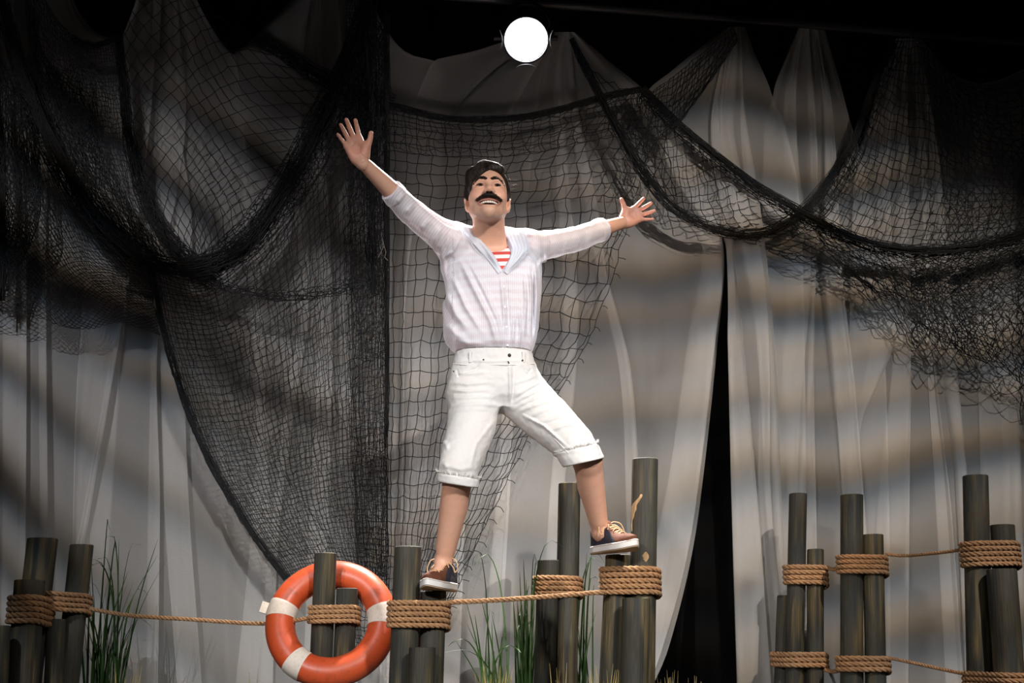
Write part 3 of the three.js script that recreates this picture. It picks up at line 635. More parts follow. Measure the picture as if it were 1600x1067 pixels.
// a gathered edge: many cords running side by side along a line, linked by slack cross cords
function gatherGeo(line, off, width, n, o = {}) {
  const T = new Tubes(), C = new THREE.CatmullRomCurve3(line.map(([x, y]) => V(x, y, 0)), false, 'centripetal'), M = o.seg ?? 46, P = C.getSpacedPoints(M), st = [];
  for (let k = 0; k < n; k++) {
    const a = rr(-1, 1), b = rr(-1, 1), s = rr(0, 90), row = [];
    for (let i = 0; i <= M; i++) {
      const t = i / M, d = P[Math.min(M, i + 1)].clone().sub(P[Math.max(0, i - 1)]).normalize(), w = (typeof width === 'function' ? width(t) : width);
      const e = w * (0.62 * Math.sign(a) * Math.pow(Math.abs(a), 1.25) + 0.42 * nz(t * 6 + s, k * 0.7, 2)), f = w * (0.35 * b + 0.3 * nz(t * 6 + s, k * 0.9, 7)) * 0.0034 + 0.005 * nz(t * 30, s, 1);
      const jag = w * 0.10 * nz(t * 40 + s, 1, k);
      row.push(hung(P[i].x - d.y * (e + jag), P[i].y + d.x * (e + jag), off + f));
    }
    st.push(row); T.tube(row, (o.r ?? 0.0020) * rr(0.8, 1.2), 3);
  }
  for (let q = 0; q < n * (o.links ?? 14); q++) {
    const a = Math.floor(rnd() * n), b = Math.floor(rnd() * n), i = Math.floor(rnd() * (M - 2)), j = Math.min(M, i + 1 + Math.floor(rnd() * 2)); if (a === b) continue;
    const p = st[a][i], e = st[b][j], m = p.clone().lerp(e, 0.5); m.y -= p.distanceTo(e) * 0.2; T.tube([p, m, e], o.r ?? 0.0021, 3);
  }
  return T.get();
}
function net(label, base, sheets, gathers) {
  const b = hung(base[0], base[1], 0.3); const g = thing('fishing_net', b, label, 'net');
  for (const s of sheets) tag(part('netting', netGeo(...s), cord, g, b), null, null, null, 'stuff');
  for (const s of gathers ?? []) tag(part('gathered_edge', gatherGeo(...s), cord, g, b), null, null, null, 'stuff');
  return g;
}
// wide diamond net of the upper left
net('wide diamond-mesh black net spread over the white cloth at the upper left', [330, -40], [
  [sheet([[[184, -40], [290, -16], [396, 60], [600, 160]], [[190, 120], [285, 128], [390, 175], [560, 235]], [[212, 270], [290, 282], [372, 300], [468, 320]], [[285, 415], [302, 424], [322, 428], [346, 424]]], 0.16, 3, 1), 26, 34, { r: 0.0020, diamond: true, jit: 0.12, sag: 0.06 }],
], [
  [[[185, 55], [194, 150], [206, 235], [230, 320], [278, 392], [340, 436]], 0.2, (t) => 9 + 16 * t, 34],
  [[[396, 60], [440, 82], [500, 118], [560, 148], [612, 168]], 0.17, (t) => 13 + 12 * t, 22],
]);
// the dark swag
net('thick dark swag of gathered black net hanging in a deep curve at the upper left', [290, 420], [
  [sheet([[[8, -20], [52, 130], [100, 240], [165, 335], [228, 390], [292, 402], [350, 370], [420, 282], [480, 180], [528, 90], [560, 0]], [[-18, -20], [22, 130], [62, 240], [132, 345], [205, 408], [292, 430], [385, 408], [470, 315], [532, 210], [572, 110], [590, 0]]], 0.30, 4, 4), 120, 12, { jit: 0.4 }],
], [
  [[[-4, -20], [36, 120], [78, 215], [150, 335], [220, 402], [290, 424], [330, 418]], 0.34, (t) => 9 + 9 * t, 46],
  [[[292, 424], [372, 392], [436, 308], [494, 205], [543, 100], [577, 2]], 0.34, (t) => 24 - 4 * t, 64],
]);
net('dark bunched net hanging in folds between the swag and the diamond net', [150, 40], [
  [sheet([[[50, -40], [92, 34], [135, 66], [182, 66]], [[60, 120], [110, 140], [150, 148], [192, 150]], [[105, 240], [150, 262], [180, 270], [210, 275]], [[190, 375], [220, 392], [245, 400], [272, 402]]], 0.22, 3, 8), 34, 46, { r: 0.0018, jit: 0.32 }],
  [sheet([[[40, -40], [60, 60], [90, 110], [120, 90]], [[50, 130], [85, 160], [118, 190], [140, 180]], [[90, 240], [125, 275], [158, 300], [185, 290]], [[180, 370], [205, 390], [235, 402], [262, 404]]], 0.26, 3, 9), 26, 40, { jit: 0.35, diamond: true }],
], [[[[112, 58], [145, 70], [183, 58]], 0.24, 8, 14, { seg: 14 }]]);
net('fine black net hanging below the dark swag at the left edge', [120, 500], [
  [sheet([[[-40, 60], [20, 110], [80, 225], [150, 335], [236, 412]], [[-40, 260], [22, 290], [85, 335], [150, 400], [238, 450]], [[-40, 380], [30, 400], [95, 430], [160, 450], [242, 478]], [[-40, 476], [55, 497], [125, 515], [190, 505], [250, 524]]], 0.2, 4, 11), 58, 62, { r: 0.0018, jit: 0.22, diamond: true, sag: 0.14 }],
  [sheet([[[-40, 60], [0, 90], [30, 150], [60, 200]], [[-40, 220], [0, 240], [30, 290], [62, 330]], [[-40, 330], [-10, 340], [15, 380], [40, 400]], [[-40, 430], [-20, 440], [0, 450], [12, 455]]], 0.25, 4, 12), 30, 44, { jit: 0.35 }],
], [[[[-6, 120], [2, 250], [4, 350], [2, 470]], 0.24, 9, 26]]);
// the dense net falling onto the ring
const wide = [[[238, 420], [320, 436], [420, 340], [510, 180], [602, 20]], [[262, 530], [350, 528], [440, 470], [522, 400], [604, 300]], [[315, 690], [390, 682], [460, 655], [532, 625], [605, 600]], [[378, 805], [430, 795], [482, 785], [542, 775], [605, 768]], [[446, 902], [482, 893], [522, 888], [562, 892], [605, 902]]];
net('dense black net falling in a curve onto the orange ring', [450, 880], [
  [sheet(wide, 0.24, 3, 21), 44, 62, { r: 0.0018, jit: 0.16, uwarp: (u) => u - 0.05 * Math.sin(u * 6.28) }],
  [sheet(wide, 0.28, 9, 25), 30, 44, { r: 0.0016, jit: 0.3, uwarp: (u) => 0.02 + 0.98 * Math.pow(u, 0.75), gone: (u, v) => v > 0.93 && u < 0.3 }],
  [sheet([[[542, 0], [575, 8], [606, 60]], [[538, 260], [572, 260], [606, 260]], [[540, 500], [574, 500], [607, 500]], [[548, 720], [578, 720], [606, 720]], [[560, 880], [584, 880], [606, 880]], [[550, 1014], [580, 1018], [608, 1014]]], 0.31, 3, 23), 13, 84, { r: 0.0018, jit: 0.35 }],
  [sheet([[[540, 0], [575, 8], [606, 60]], [[545, 140], [576, 140], [605, 140]], [[548, 380], [576, 380], [605, 380]], [[562, 560], [582, 560], [605, 560]]], 0.34, 3, 24), 12, 60, { r: 0.0018, jit: 0.42 }],
], [
  [[[238, 420], [262, 535], [315, 690], [376, 803], [448, 904]], 0.27, (t) => 11 - 3 * t, 22],
  [[[604, 20], [604, 250], [604, 480], [603, 700]], 0.3, (t) => 9 - 4 * t, 16],
  [[[575, 5], [580, 150], [583, 300], [585, 460]], 0.36, (t) => 24 - 8 * t, 26],
  [[[300, 425], [360, 448], [430, 462], [500, 456], [560, 440]], 0.3, (t) => 14 + 10 * t, 9],
]);
// the net behind the man
const behind = [[[604, 163], [700, 184], [830, 180], [950, 150], [1003, 138]], [[605, 300], [700, 305], [800, 300], [910, 285], [998, 290]], [[605, 520], [680, 518], [765, 510], [850, 520], [918, 532]], [[605, 720], [660, 718], [712, 714], [768, 710], [814, 706]], [[605, 880], [640, 885], [665, 888], [695, 890], [728, 892]], [[600, 1010], [625, 1000], [650, 990], [672, 980], [694, 968]]];
function tails(S, n, side) {
  const T = new Tubes();
  for (let k = 0; k < n; k++) { const v = 0.12 + 0.86 * (k + rr(0, 0.8)) / n, a = S(side, Math.pow(v, 1.12)), l = rr(0.02, 0.055); T.tube(smooth([a, a.clone().add(V(l * 0.5, -l * 0.12, 0.004)), a.clone().add(V(l * 0.8, -l * rr(0.2, 0.9), 0.008))], 5), 0.0023, 3, true); }
  return T.get();
}
const longNet = net('long black net hanging behind the man with a ragged right edge', [800, 180], [
  [sheet(behind, 0.2, 4, 31), 21, 46, { jit: 0.1, sag: 0.1, uwarp: (u, v) => u * (1 + 0.02 * Math.sin(v * 90)), warp: (v) => Math.pow(v, 1.12) }],
  [sheet([[[604, 160], [700, 181], [830, 178], [950, 148], [1003, 137]], [[604, 200], [700, 215], [830, 212], [950, 188], [1000, 176]], [[604, 230], [700, 245], [830, 240], [940, 215], [996, 205]]], 0.22, 3, 32), 34, 5, { r: 0.0018, jit: 0.35 }],
], [[[[604, 163], [700, 185], [830, 181], [950, 150], [1003, 139]], 0.22, 7, 26]]);
tag(part('loose_ends', tails(sheet(behind, 0.2, 4, 31), 30, 1), cord, longNet, longNet.position), null, null, null, 'stuff');
// right hand swags
const E1 = [[893, 60], [918, 110], [953, 180], [1005, 270], [1060, 330], [1130, 361], [1195, 362], [1250, 332], [1300, 275], [1335, 215], [1362, 140], [1397, 66]];
const E2 = [[1003, 139], [1060, 195], [1120, 245], [1190, 297], [1262, 338], [1330, 371], [1420, 391], [1510, 388], [1630, 360]];
net('black net swag curving from the lamp under the man\'s open hand to the right peak', [1130, 361], [
  [sheet([[[1003, 140], [1062, 197], [1122, 247], [1190, 297], [1262, 338]], [[985, 185], [1035, 245], [1095, 300], [1165, 333], [1248, 345]], [[960, 190], [1010, 275], [1066, 332], [1140, 361], [1225, 352]]], 0.22, 4, 41), 32, 11, { jit: 0.22, diamond: true, sag: 0.12 }],
  [sheet([[[893, 60], [930, 110], [985, 140], [1010, 150]], [[900, 90], [945, 165], [992, 210], [1040, 215]], [[925, 130], [960, 200], [1010, 275], [1062, 330]]], 0.2, 3, 42), 16, 12, { jit: 0.25, diamond: true }],
  [sheet([[[1225, 352], [1262, 320], [1305, 262], [1340, 195], [1398, 62]], [[1240, 372], [1282, 342], [1326, 290], [1355, 225], [1412, 66]]], 0.24, 4, 43), 34, 6, { jit: 0.35 }],
], [[E1, 0.26, (t) => 7 + 9 * Math.sin(Math.PI * Math.min(1, t * 1.1)), 30, { seg: 80 }]]);
net('black net swag sloping from the top centre down to the right edge', [1420, 391], [
  [sheet([[[1003, 136], [1110, 230], [1262, 330], [1420, 384], [1630, 352]], [[1000, 152], [1104, 252], [1258, 350], [1418, 402], [1630, 372]]], 0.24, 4, 51), 80, 6, { jit: 0.4 }],
], [[E2, 0.28, (t) => 11 + 4 * t, 32, { seg: 80 }]]);
net('small black net panel draped left of the middle right peak', [1150, 45], [
  [sheet([[[1018, 143], [1062, 112], [1105, 76], [1146, 42]], [[1012, 185], [1050, 172], [1092, 132], [1150, 52]], [[1008, 240], [1042, 212], [1086, 160], [1153, 62]]], 0.3, 3, 61), 22, 12, { jit: 0.2 }],
]);
net('black net draped over the right peak like a veil', [1425, 58], [
  [sheet([[[1394, 62], [1420, 56], [1446, 62], [1512, 132], [1620, 120]], [[1368, 130], [1410, 155], [1462, 165], [1525, 205], [1620, 220]], [[1335, 232], [1392, 262], [1455, 282], [1530, 300], [1620, 300]], [[1268, 336], [1342, 374], [1420, 392], [1510, 389], [1620, 362]]], 0.22, 4, 71), 26, 24, { jit: 0.14, sag: 0.12 }],
  [sheet([[[1430, 60], [1446, 62], [1512, 132], [1620, 120]], [[1462, 165], [1500, 190], [1560, 210], [1620, 220]], [[1470, 290], [1530, 300], [1580, 300], [1620, 300]], [[1470, 392], [1510, 389], [1560, 380], [1620, 362]]], 0.25, 7, 72), 22, 30, { jit: 0.3, diamond: true }],
]);
net('black net hanging below the right swag with a ragged lower edge', [1450, 570], [
  [sheet([[[1128, 362], [1262, 340], [1340, 374], [1420, 392], [1510, 389], [1630, 362]], [[1180, 384], [1278, 385], [1355, 415], [1432, 452], [1510, 470], [1630, 470]], [[1225, 402], [1300, 428], [1378, 492], [1448, 566], [1520, 590], [1630, 655]]], 0.22, 5, 81), 40, 17, { jit: 0.28, diamond: true, sag: 0.14 }],
  [sheet([[[1262, 342], [1340, 375], [1420, 392], [1510, 389], [1630, 362]], [[1290, 385], [1370, 420], [1440, 450], [1510, 460], [1630, 460]], [[1330, 430], [1400, 480], [1470, 540], [1530, 560], [1630, 620]]], 0.25, 8, 82), 34, 20, { jit: 0.34 }],
  [sheet([[[1420, 392], [1510, 389], [1560, 380], [1630, 362]], [[1440, 450], [1500, 460], [1560, 460], [1630, 460]], [[1480, 540], [1530, 560], [1580, 580], [1630, 600]]], 0.28, 8, 83), 26, 26, { jit: 0.36, diamond: true }],
]);
// a bit of white twine that ties the net
{
  const t = new Tubes();
  t.tube([hung(597, 372, 0.44), hung(600, 384, 0.45), hung(594, 396, 0.46), hung(591, 402, 0.45)], 0.0018, 5, true);
  t.tube([hung(600, 384, 0.45), hung(603, 394, 0.46), hung(601, 402, 0.47), hung(606, 407, 0.46)], 0.0018, 5, true);
  single('tie_cord', t.get(), new THREE.MeshStandardMaterial({ color: lin(0.36, 0.34, 0.30), roughness: 0.9 }), hung(598, 390, 0.45), 'short white cord knotted on the dark net left of the man', 'cord');
}

// ------------------------------------------------------------ smooth bodies: distance fields meshed on a grid
const smin = (a, b, k) => { const h = Math.max(k - Math.abs(a - b), 0) / k; return Math.min(a, b) - h * h * k * 0.25; };
const smax = (a, b, k) => -smin(-a, -b, k);
function cone(a, b, r1, r2) {                                     // tapered capsule
  const bx = b.x - a.x, by = b.y - a.y, bz = b.z - a.z, bb = bx * bx + by * by + bz * bz || 1e-9;
  return (x, y, z) => { const px = x - a.x, py = y - a.y, pz = z - a.z; let t = (px * bx + py * by + pz * bz) / bb; t = t < 0 ? 0 : t > 1 ? 1 : t; const dx = px - bx * t, dy = py - by * t, dz = pz - bz * t; return Math.sqrt(dx * dx + dy * dy + dz * dz) - (r1 + (r2 - r1) * t); };
}
function ell(c, rx, ry, rz, rot) {                                // ellipsoid, rot = Euler
  const m = rot ? new THREE.Matrix4().makeRotationFromEuler(rot).invert().elements : null;
  return (x, y, z) => {
    let px = x - c.x, py = y - c.y, pz = z - c.z;
    if (m) { const a = m[0] * px + m[4] * py + m[8] * pz, b = m[1] * px + m[5] * py + m[9] * pz, d = m[2] * px + m[6] * py + m[10] * pz; px = a; py = b; pz = d; }
    const k0 = Math.sqrt((px / rx) ** 2 + (py / ry) ** 2 + (pz / rz) ** 2), k1 = Math.sqrt((px / rx / rx) ** 2 + (py / ry / ry) ** 2 + (pz / rz / rz) ** 2);
    return k1 < 1e-9 ? -Math.min(rx, ry, rz) : k0 * (k0 - 1) / k1;
  };
}
function chain(pts, radii) {                                      // joined tapered capsules along points
  const s = []; for (let i = 0; i < pts.length - 1; i++) s.push(cone(pts[i], pts[i + 1], radii[i], radii[i + 1]));
  return (x, y, z) => { let d = 1e9; for (const f of s) d = Math.min(d, f(x, y, z)); return d; };
}
function union(k, ...fs) { return (x, y, z) => { let d = fs[0](x, y, z); for (let i = 1; i < fs.length; i++) d = smin(d, fs[i](x, y, z), k); return d; }; }
// naive surface nets with gradient normals
function meshField(f, lo, hi, cell) {
  const nx = Math.ceil((hi.x - lo.x) / cell) + 1, ny = Math.ceil((hi.y - lo.y) / cell) + 1, nz_ = Math.ceil((hi.z - lo.z) / cell) + 1;
  const F = new Float32Array(nx * ny * nz_), S = nx * ny, B = 4, far = cell * B * 1.05;
  for (let k = 0; k < nz_; k += B) for (let j = 0; j < ny; j += B) for (let i = 0; i < nx; i += B) {
    const d = f(lo.x + (i + B / 2 - 0.5) * cell, lo.y + (j + B / 2 - 0.5) * cell, lo.z + (k + B / 2 - 0.5) * cell), skip = Math.abs(d) > far + cell * 2;
    for (let c = k; c < Math.min(nz_, k + B); c++) for (let b = j; b < Math.min(ny, j + B); b++) for (let a = i; a < Math.min(nx, i + B); a++) F[c * S + b * nx + a] = skip ? d : f(lo.x + a * cell, lo.y + b * cell, lo.z + c * cell);
  }
  const id = new Int32Array(nx * ny * nz_).fill(-1), pos = [], idx = [];
  const corner = [0, 1, nx, nx + 1, S, S + 1, S + nx, S + nx + 1];
  const E = [[0, 1], [2, 3], [4, 5], [6, 7], [0, 2], [1, 3], [4, 6], [5, 7], [0, 4], [1, 5], [2, 6], [3, 7]];
  for (let k = 0; k < nz_ - 1; k++) for (let j = 0; j < ny - 1; j++) for (let i = 0; i < nx - 1; i++) {
    const o = k * S + j * nx + i; let m = 0;
    for (let c = 0; c < 8; c++) if (F[o + corner[c]] < 0) m |= 1 << c;
    if (m === 0 || m === 255) continue;
    let x = 0, y = 0, z = 0, n = 0;
    for (const [a, b] of E) {
      if (((m >> a) & 1) === ((m >> b) & 1)) continue;
      const fa = F[o + corner[a]], fb = F[o + corner[b]], t = fa / (fa - fb);
      x += (a & 1) + (((b & 1) - (a & 1)) * t); y += ((a >> 1) & 1) + ((((b >> 1) & 1) - ((a >> 1) & 1)) * t); z += ((a >> 2) & 1) + ((((b >> 2) & 1) - ((a >> 2) & 1)) * t); n++;
    }
    id[o] = pos.length / 3; pos.push(lo.x + (i + x / n) * cell, lo.y + (j + y / n) * cell, lo.z + (k + z / n) * cell);
  }
  const quad = (a, b, c, d, flip) => { if (a < 0 || b < 0 || c < 0 || d < 0) return; if (flip) idx.push(a, b, c, a, c, d); else idx.push(a, c, b, a, d, c); };
  for (let k = 1; k < nz_ - 1; k++) for (let j = 1; j < ny - 1; j++) for (let i = 1; i < nx - 1; i++) {
    const o = k * S + j * nx + i, s = F[o] < 0;
    if (s !== F[o + 1] < 0) quad(id[o], id[o - nx], id[o - nx - S], id[o - S], s);
    if (s !== F[o + nx] < 0) quad(id[o], id[o - S], id[o - 1 - S], id[o - 1], s);
    if (s !== F[o + S] < 0) quad(id[o], id[o - 1], id[o - 1 - nx], id[o - nx], s);
  }
  const nor = new Float32Array(pos.length), e = cell * 0.6;
  for (let v = 0; v < pos.length; v += 3) {
    let x = pos[v], y = pos[v + 1], z = pos[v + 2];
    const gx = f(x + e, y, z) - f(x - e, y, z), gy = f(x, y + e, z) - f(x, y - e, z), gz = f(x, y, z + e) - f(x, y, z - e), l = Math.hypot(gx, gy, gz) || 1;
    nor[v] = gx / l; nor[v + 1] = gy / l; nor[v + 2] = gz / l;
    const d = f(x, y, z) * 0.6, m = clamp(d, -cell, cell); pos[v] -= m * nor[v]; pos[v + 1] -= m * nor[v + 1]; pos[v + 2] -= m * nor[v + 2];
  }
  return { pos, idx, nor };
}
// field -> geometry with a colour and a uv for each point
function body(f, lo, hi, cell, colour, uvOf) {
  const m = meshField(f, lo, hi, cell), n = m.pos.length / 3, col = colour ? [] : null, uv = [];
  for (let i = 0; i < n; i++) {
    const x = m.pos[i * 3], y = m.pos[i * 3 + 1], z = m.pos[i * 3 + 2];
    if (colour) col.push(...colour(x, y, z, m.nor[i * 3], m.nor[i * 3 + 1], m.nor[i * 3 + 2]));
    uv.push(...(uvOf ? uvOf(x, y, z) : [x * 8, y * 8]));
  }
  return geometry(m.pos, m.idx, uv, col, m.nor);
}
// the triangles of a geometry for which pick() holds
function pickTriangles(g, pick) {
  const p = g.attributes.position.array, idx = [], src = g.index.array;
  for (let i = 0; i < src.length; i += 3) { const c = [0, 1, 2].map((k) => (p[src[i] * 3 + k] + p[src[i + 1] * 3 + k] + p[src[i + 2] * 3 + k]) / 3); if (pick(...c)) idx.push(src[i], src[i + 1], src[i + 2]); }
  const map = new Map(), out = {}; const ni = idx.map((v) => { if (!map.has(v)) map.set(v, map.size); return map.get(v); });
  const r = new THREE.BufferGeometry();
  for (const name of Object.keys(g.attributes)) { const a = g.attributes[name], d = new Float32Array(map.size * a.itemSize); for (const [from, to] of map) for (let c = 0; c < a.itemSize; c++) d[to * a.itemSize + c] = a.array[from * a.itemSize + c]; r.setAttribute(name, new THREE.BufferAttribute(d, a.itemSize)); }
  r.setIndex(new THREE.BufferAttribute(new Uint32Array(ni), 1)); return r;
}

// ------------------------------------------------------------ the man
const ZM = 5.0;
const J = {
  hipR: at(737, 600, 5.0), kneeR: at(716, 742, 4.80), ankleR: at(693, 880, 4.95),
  hipL: at(818, 600, 5.04), kneeL: at(917, 714, 4.865), ankleL: at(938, 832, 5.08),
  shR: at(704, 378, 4.95), elR: at(634, 320, 4.79), wrR: at(566, 253, 4.62),
  shL: at(828, 386, 5.08), elL: at(904, 370, 5.26), wrL: at(974, 347, 5.42),
  neck: at(766, 380, 5.03), skull: at(763, 325, 4.99),
};
const mid2 = (a, b, t) => a.clone().lerp(b, t);
const personBase = V((J.ankleR.x + J.ankleL.x) / 2, Math.min(p7.top.y, p12.top.y), -5.0);
const man = thing('person', personBase, 'man with a moustache, arms flung wide, in white shirt and white cut-off trousers', 'person');

// a trunk given by rows [py, left px, right px, half depth, depth centre], a rounded oval at every height
function trunk(rows, expo = 2.4) {
  const R = rows.map(([py, l, r, hz, zc]) => { const a = at(l, py, zc), b = at(r, py, zc); return { y: a.y, cx: (a.x + b.x) / 2, rx: (b.x - a.x) / 2, cz: -zc, rz: hz }; }).sort((a, b) => a.y - b.y);
  const top = R[R.length - 1].y, bot = R[0].y;
  return (x, y, z) => {
    const yc = clamp(y, bot, top); let i = 0; while (i < R.length - 2 && R[i + 1].y < yc) i++;
    const A = R[i], B = R[i + 1], P = R[Math.max(0, i - 1)], N = R[Math.min(R.length - 1, i + 2)], t = (yc - A.y) / (B.y - A.y);
    const cx = cr(P.cx, A.cx, B.cx, N.cx, t), rx = cr(P.rx, A.rx, B.rx, N.rx, t), cz = mix(A.cz, B.cz, t), rz = cr(P.rz, A.rz, B.rz, N.rz, t);
    const k = Math.pow(Math.pow(Math.abs(x - cx) / rx, expo) + Math.pow(Math.abs(z - cz) / rz, expo), 1 / expo);
    const d = (k - 1) * Math.min(rx, rz) * 0.92, dy = Math.max(bot - y, y - top);
    return dy > 0 ? (d > 0 ? Math.hypot(d, dy) : dy) : Math.max(d, dy);
  };
}
// raised or sunk folds along lines drawn on the front: [[px, py], ..., width px, height mm]
function folds(list, z = 4.88) {
  const segs = [];
  for (const [pts, w, h] of list) { const q = pts.map(([x, y]) => at(x, y, z)), W = w * z / FPX; for (let i = 0; i < q.length - 1; i++) segs.push([q[i].x, q[i].y, q[i + 1].x, q[i + 1].y, W, h / 1000, i === 0, i === q.length - 2]); segs.push(null); }
  return (x, y) => {
    let s = 0, own = 0;
    for (const g of segs) {
      if (!g) { s += own; own = 0; continue; }
      const [ax, ay, bx, by, W, h, st, en] = g;
      const dx = bx - ax, dy = by - ay, t = clamp(((x - ax) * dx + (y - ay) * dy) / (dx * dx + dy * dy), 0, 1), e = Math.hypot(x - ax - dx * t, y - ay - dy * t);
      if (e < W * 2.6) { const v = h * Math.exp(-(e * e) / (W * W)) * (st ? sstep(0, 0.7, t) : 1) * (en ? 1 - sstep(0.3, 1, t) : 1); if (Math.abs(v) > Math.abs(own)) own = v; }
    }
    return s;
  };
}

// --- hands: each on its own grid, in the axes (thumb side, fingers, palm)
function hand(wrist, tipDir, thumbSide, palmLift, scale, fing, thumb) {
  const Y = tipDir.clone().normalize(), X = thumbSide.clone().addScaledVector(Y, -thumbSide.dot(Y)).normalize(), Z = palmLift.clone().addScaledVector(Y, -palmLift.dot(Y)).addScaledVector(X, -palmLift.dot(X)).normalize();
  const s = scale, L = (x, y, z) => V(x * s, y * s, z * s);
  const parts = [];
  const palm = union(0.02 * s, cone(L(0.020, 0.026, -0.002), L(0.028, 0.088, -0.002), 0.0155 * s, 0.0125 * s), cone(L(0.004, 0.02, -0.004), L(0.009, 0.094, -0.003), 0.015 * s, 0.0125 * s), cone(L(-0.010, 0.02, -0.004), L(-0.011, 0.09, -0.003), 0.0145 * s, 0.012 * s), cone(L(-0.018, 0.022, -0.001), L(-0.030, 0.080, -0.002), 0.0145 * s, 0.0115 * s),
    ell(L(0.027, 0.042, 0.008), 0.015 * s, 0.026 * s, 0.014 * s, new THREE.Euler(0, 0, -0.45)), ell(L(-0.024, 0.04, 0.006), 0.012 * s, 0.028 * s, 0.012 * s));
  const wr = cone(L(0.001, -0.012, -0.004), L(0.001, 0.016, -0.003), 0.0245 * s, 0.0225 * s);
  const hollow = ell(L(0.002, 0.062, 0.034), 0.022 * s, 0.028 * s, 0.022 * s);
  const bases = [[0.0285, 0.090], [0.0095, 0.0965], [-0.0105, 0.0925], [-0.029, 0.081]], rad = [0.0090, 0.0094, 0.0090, 0.0078], len = [0.073, 0.081, 0.075, 0.058];
  const fingers = [], creases = [], nails = [];
  bases.forEach(([bx, by], i) => {
    const [ang, curl] = fing[i]; let a = ang, p = L(bx, by, -0.002), pitch = curl * 0.4; const pts = [p.clone().add(L(-Math.sin(a) * 0.012, -0.012, 0))], rs = [rad[i] * 1.08 * s]; pts.push(p); rs.push(rad[i] * 1.04 * s);
    [0.43, 0.31, 0.26].forEach((q, j) => { const l = len[i] * q; const d = L(Math.sin(a) * Math.cos(pitch) * l, Math.cos(a) * Math.cos(pitch) * l, Math.sin(pitch) * l); p = p.clone().add(d); pts.push(p); rs.push(rad[i] * [0.96, 0.9, 0.80][j] * s); creases.push([p, rad[i] * s, i]); pitch += curl; });
    fingers.push(chain(pts, rs));
  });
  const tb = thumb.map(([x, y, z]) => L(x, y, z)), th = chain(tb, [0.0135 * s, 0.0125 * s, 0.0105 * s, 0.0088 * s]);
  const f = (x, y, z) => {
    let d = smin(palm(x, y, z), wr(x, y, z), 0.03 * s); d = smax(d, -hollow(x, y, z), 0.016 * s);
    let g = 1e9; for (const q of fingers) g = Math.min(g, q(x, y, z));
    d = smin(d, g, 0.010 * s); d = smin(d, th(x, y, z), 0.014 * s);
    // palm lines and finger creases, 0.8 mm deep
    if (z > 0 && d < 0.006) {
      const l1 = Math.abs(y - (0.072 + 0.35 * x / s * 0.3) * s - 0.006 * s * Math.sin(x / s * 60)), l2 = Math.abs(Math.hypot(x / s - 0.040, y / s - 0.030) - 0.034) * s;
      d += 0.0011 * Math.exp(-((l1 / 0.0016) ** 2)) * (Math.abs(x) < 0.03 * s ? 1 : 0) + 0.0011 * Math.exp(-((l2 / 0.0016) ** 2)) * (x < 0.036 * s ? 1 : 0);
      for (const [c, r] of creases) { const e = Math.hypot(x - c.x, y - c.y, z - c.z); if (e < r * 1.6) d += 0.0006 * Math.exp(-(((y - c.y) / 0.0014) ** 2)); }
    }
    return d;
  };
  const world = (x, y, z) => { const px = x - wrist.x, py = y - wrist.y, pz = z - wrist.z; return f(px * X.x + py * X.y + pz * X.z, px * Y.x + py * Y.y + pz * Y.z, px * Z.x + py * Z.y + pz * Z.z); };
  const c = wrist.clone().addScaledVector(Y, 0.075 * s), e = 0.155 * s;
  return { world, lo: V(c.x - e, c.y - e, c.z - e * 0.9), hi: V(c.x + e, c.y + e, c.z + e * 0.9), X, Y, Z, s };
}
const tipR = at(537, 190, 4.60), tipL = at(1021, 318, 5.48);
const handR = hand(J.wrR, tipR.clone().sub(J.wrR).add(V(0, 0, 0.0)), at(620, 222, 4.62).sub(J.wrR), V(0.05, 0.05, 1), 0.99,
  [[0.20, 0.16], [0.03, 0.13], [-0.08, 0.17], [-0.24, 0.2]], [[0.022, 0.022, 0.004], [0.044, 0.046, 0.012], [0.064, 0.068, 0.010], [0.078, 0.090, 0.006]]);
const handL = hand(J.wrL, tipL.clone().sub(J.wrL), at(948, 310, 5.42).sub(J.wrL), V(-0.05, -0.1, 1), 1.0,
  [[0.20, 0.07], [-0.04, 0.05], [-0.30, 0.08], [-0.56, 0.08]], [[0.022, 0.022, 0.002], [0.044, 0.042, 0.008], [0.068, 0.056, 0.006], [0.092, 0.066, 0.002]]);

// --- head: modelled in its own axes (x to the man's left, y up, z out of the face)
const HS = 1.09, headAt = at(762, 310, 4.90);
const headQ = new THREE.Quaternion().setFromEuler(new THREE.Euler(-0.27, 0.07, 0.0, 'YXZ'));
const headM = new THREE.Matrix4().compose(headAt, headQ, V(HS, HS, HS)), headI = headM.clone().invert().elements;
const H = V;
const skullF = union(0.03, ell(H(0, 0.030, -0.018), 0.0745, 0.096, 0.096), ell(H(0, -0.012, 0.022), 0.064, 0.088, 0.068));
const jaw = union(0.02, chain([H(-0.051, -0.056, -0.006), H(-0.035, -0.088, 0.037), H(0, -0.105, 0.068)], [0.017, 0.018, 0.022]), chain([H(0.051, -0.056, -0.006), H(0.035, -0.088, 0.037), H(0, -0.105, 0.068)], [0.017, 0.018, 0.022]), ell(H(0, -0.075, 0.04), 0.042, 0.040, 0.044));
const cheeks = union(0.01, ell(H(-0.042, -0.034, 0.060), 0.023, 0.022, 0.021), ell(H(0.042, -0.034, 0.060), 0.023, 0.022, 0.021));
const chinF = ell(H(0, -0.107, 0.077), 0.020, 0.015, 0.016);
const nose = union(0.012, chain([H(0, 0.010, 0.080), H(0, -0.014, 0.097), H(0, -0.034, 0.111)], [0.009, 0.0095, 0.0125]), ell(H(-0.0135, -0.039, 0.099), 0.0085, 0.0085, 0.012), ell(H(0.0135, -0.039, 0.099), 0.0085, 0.0085, 0.012));
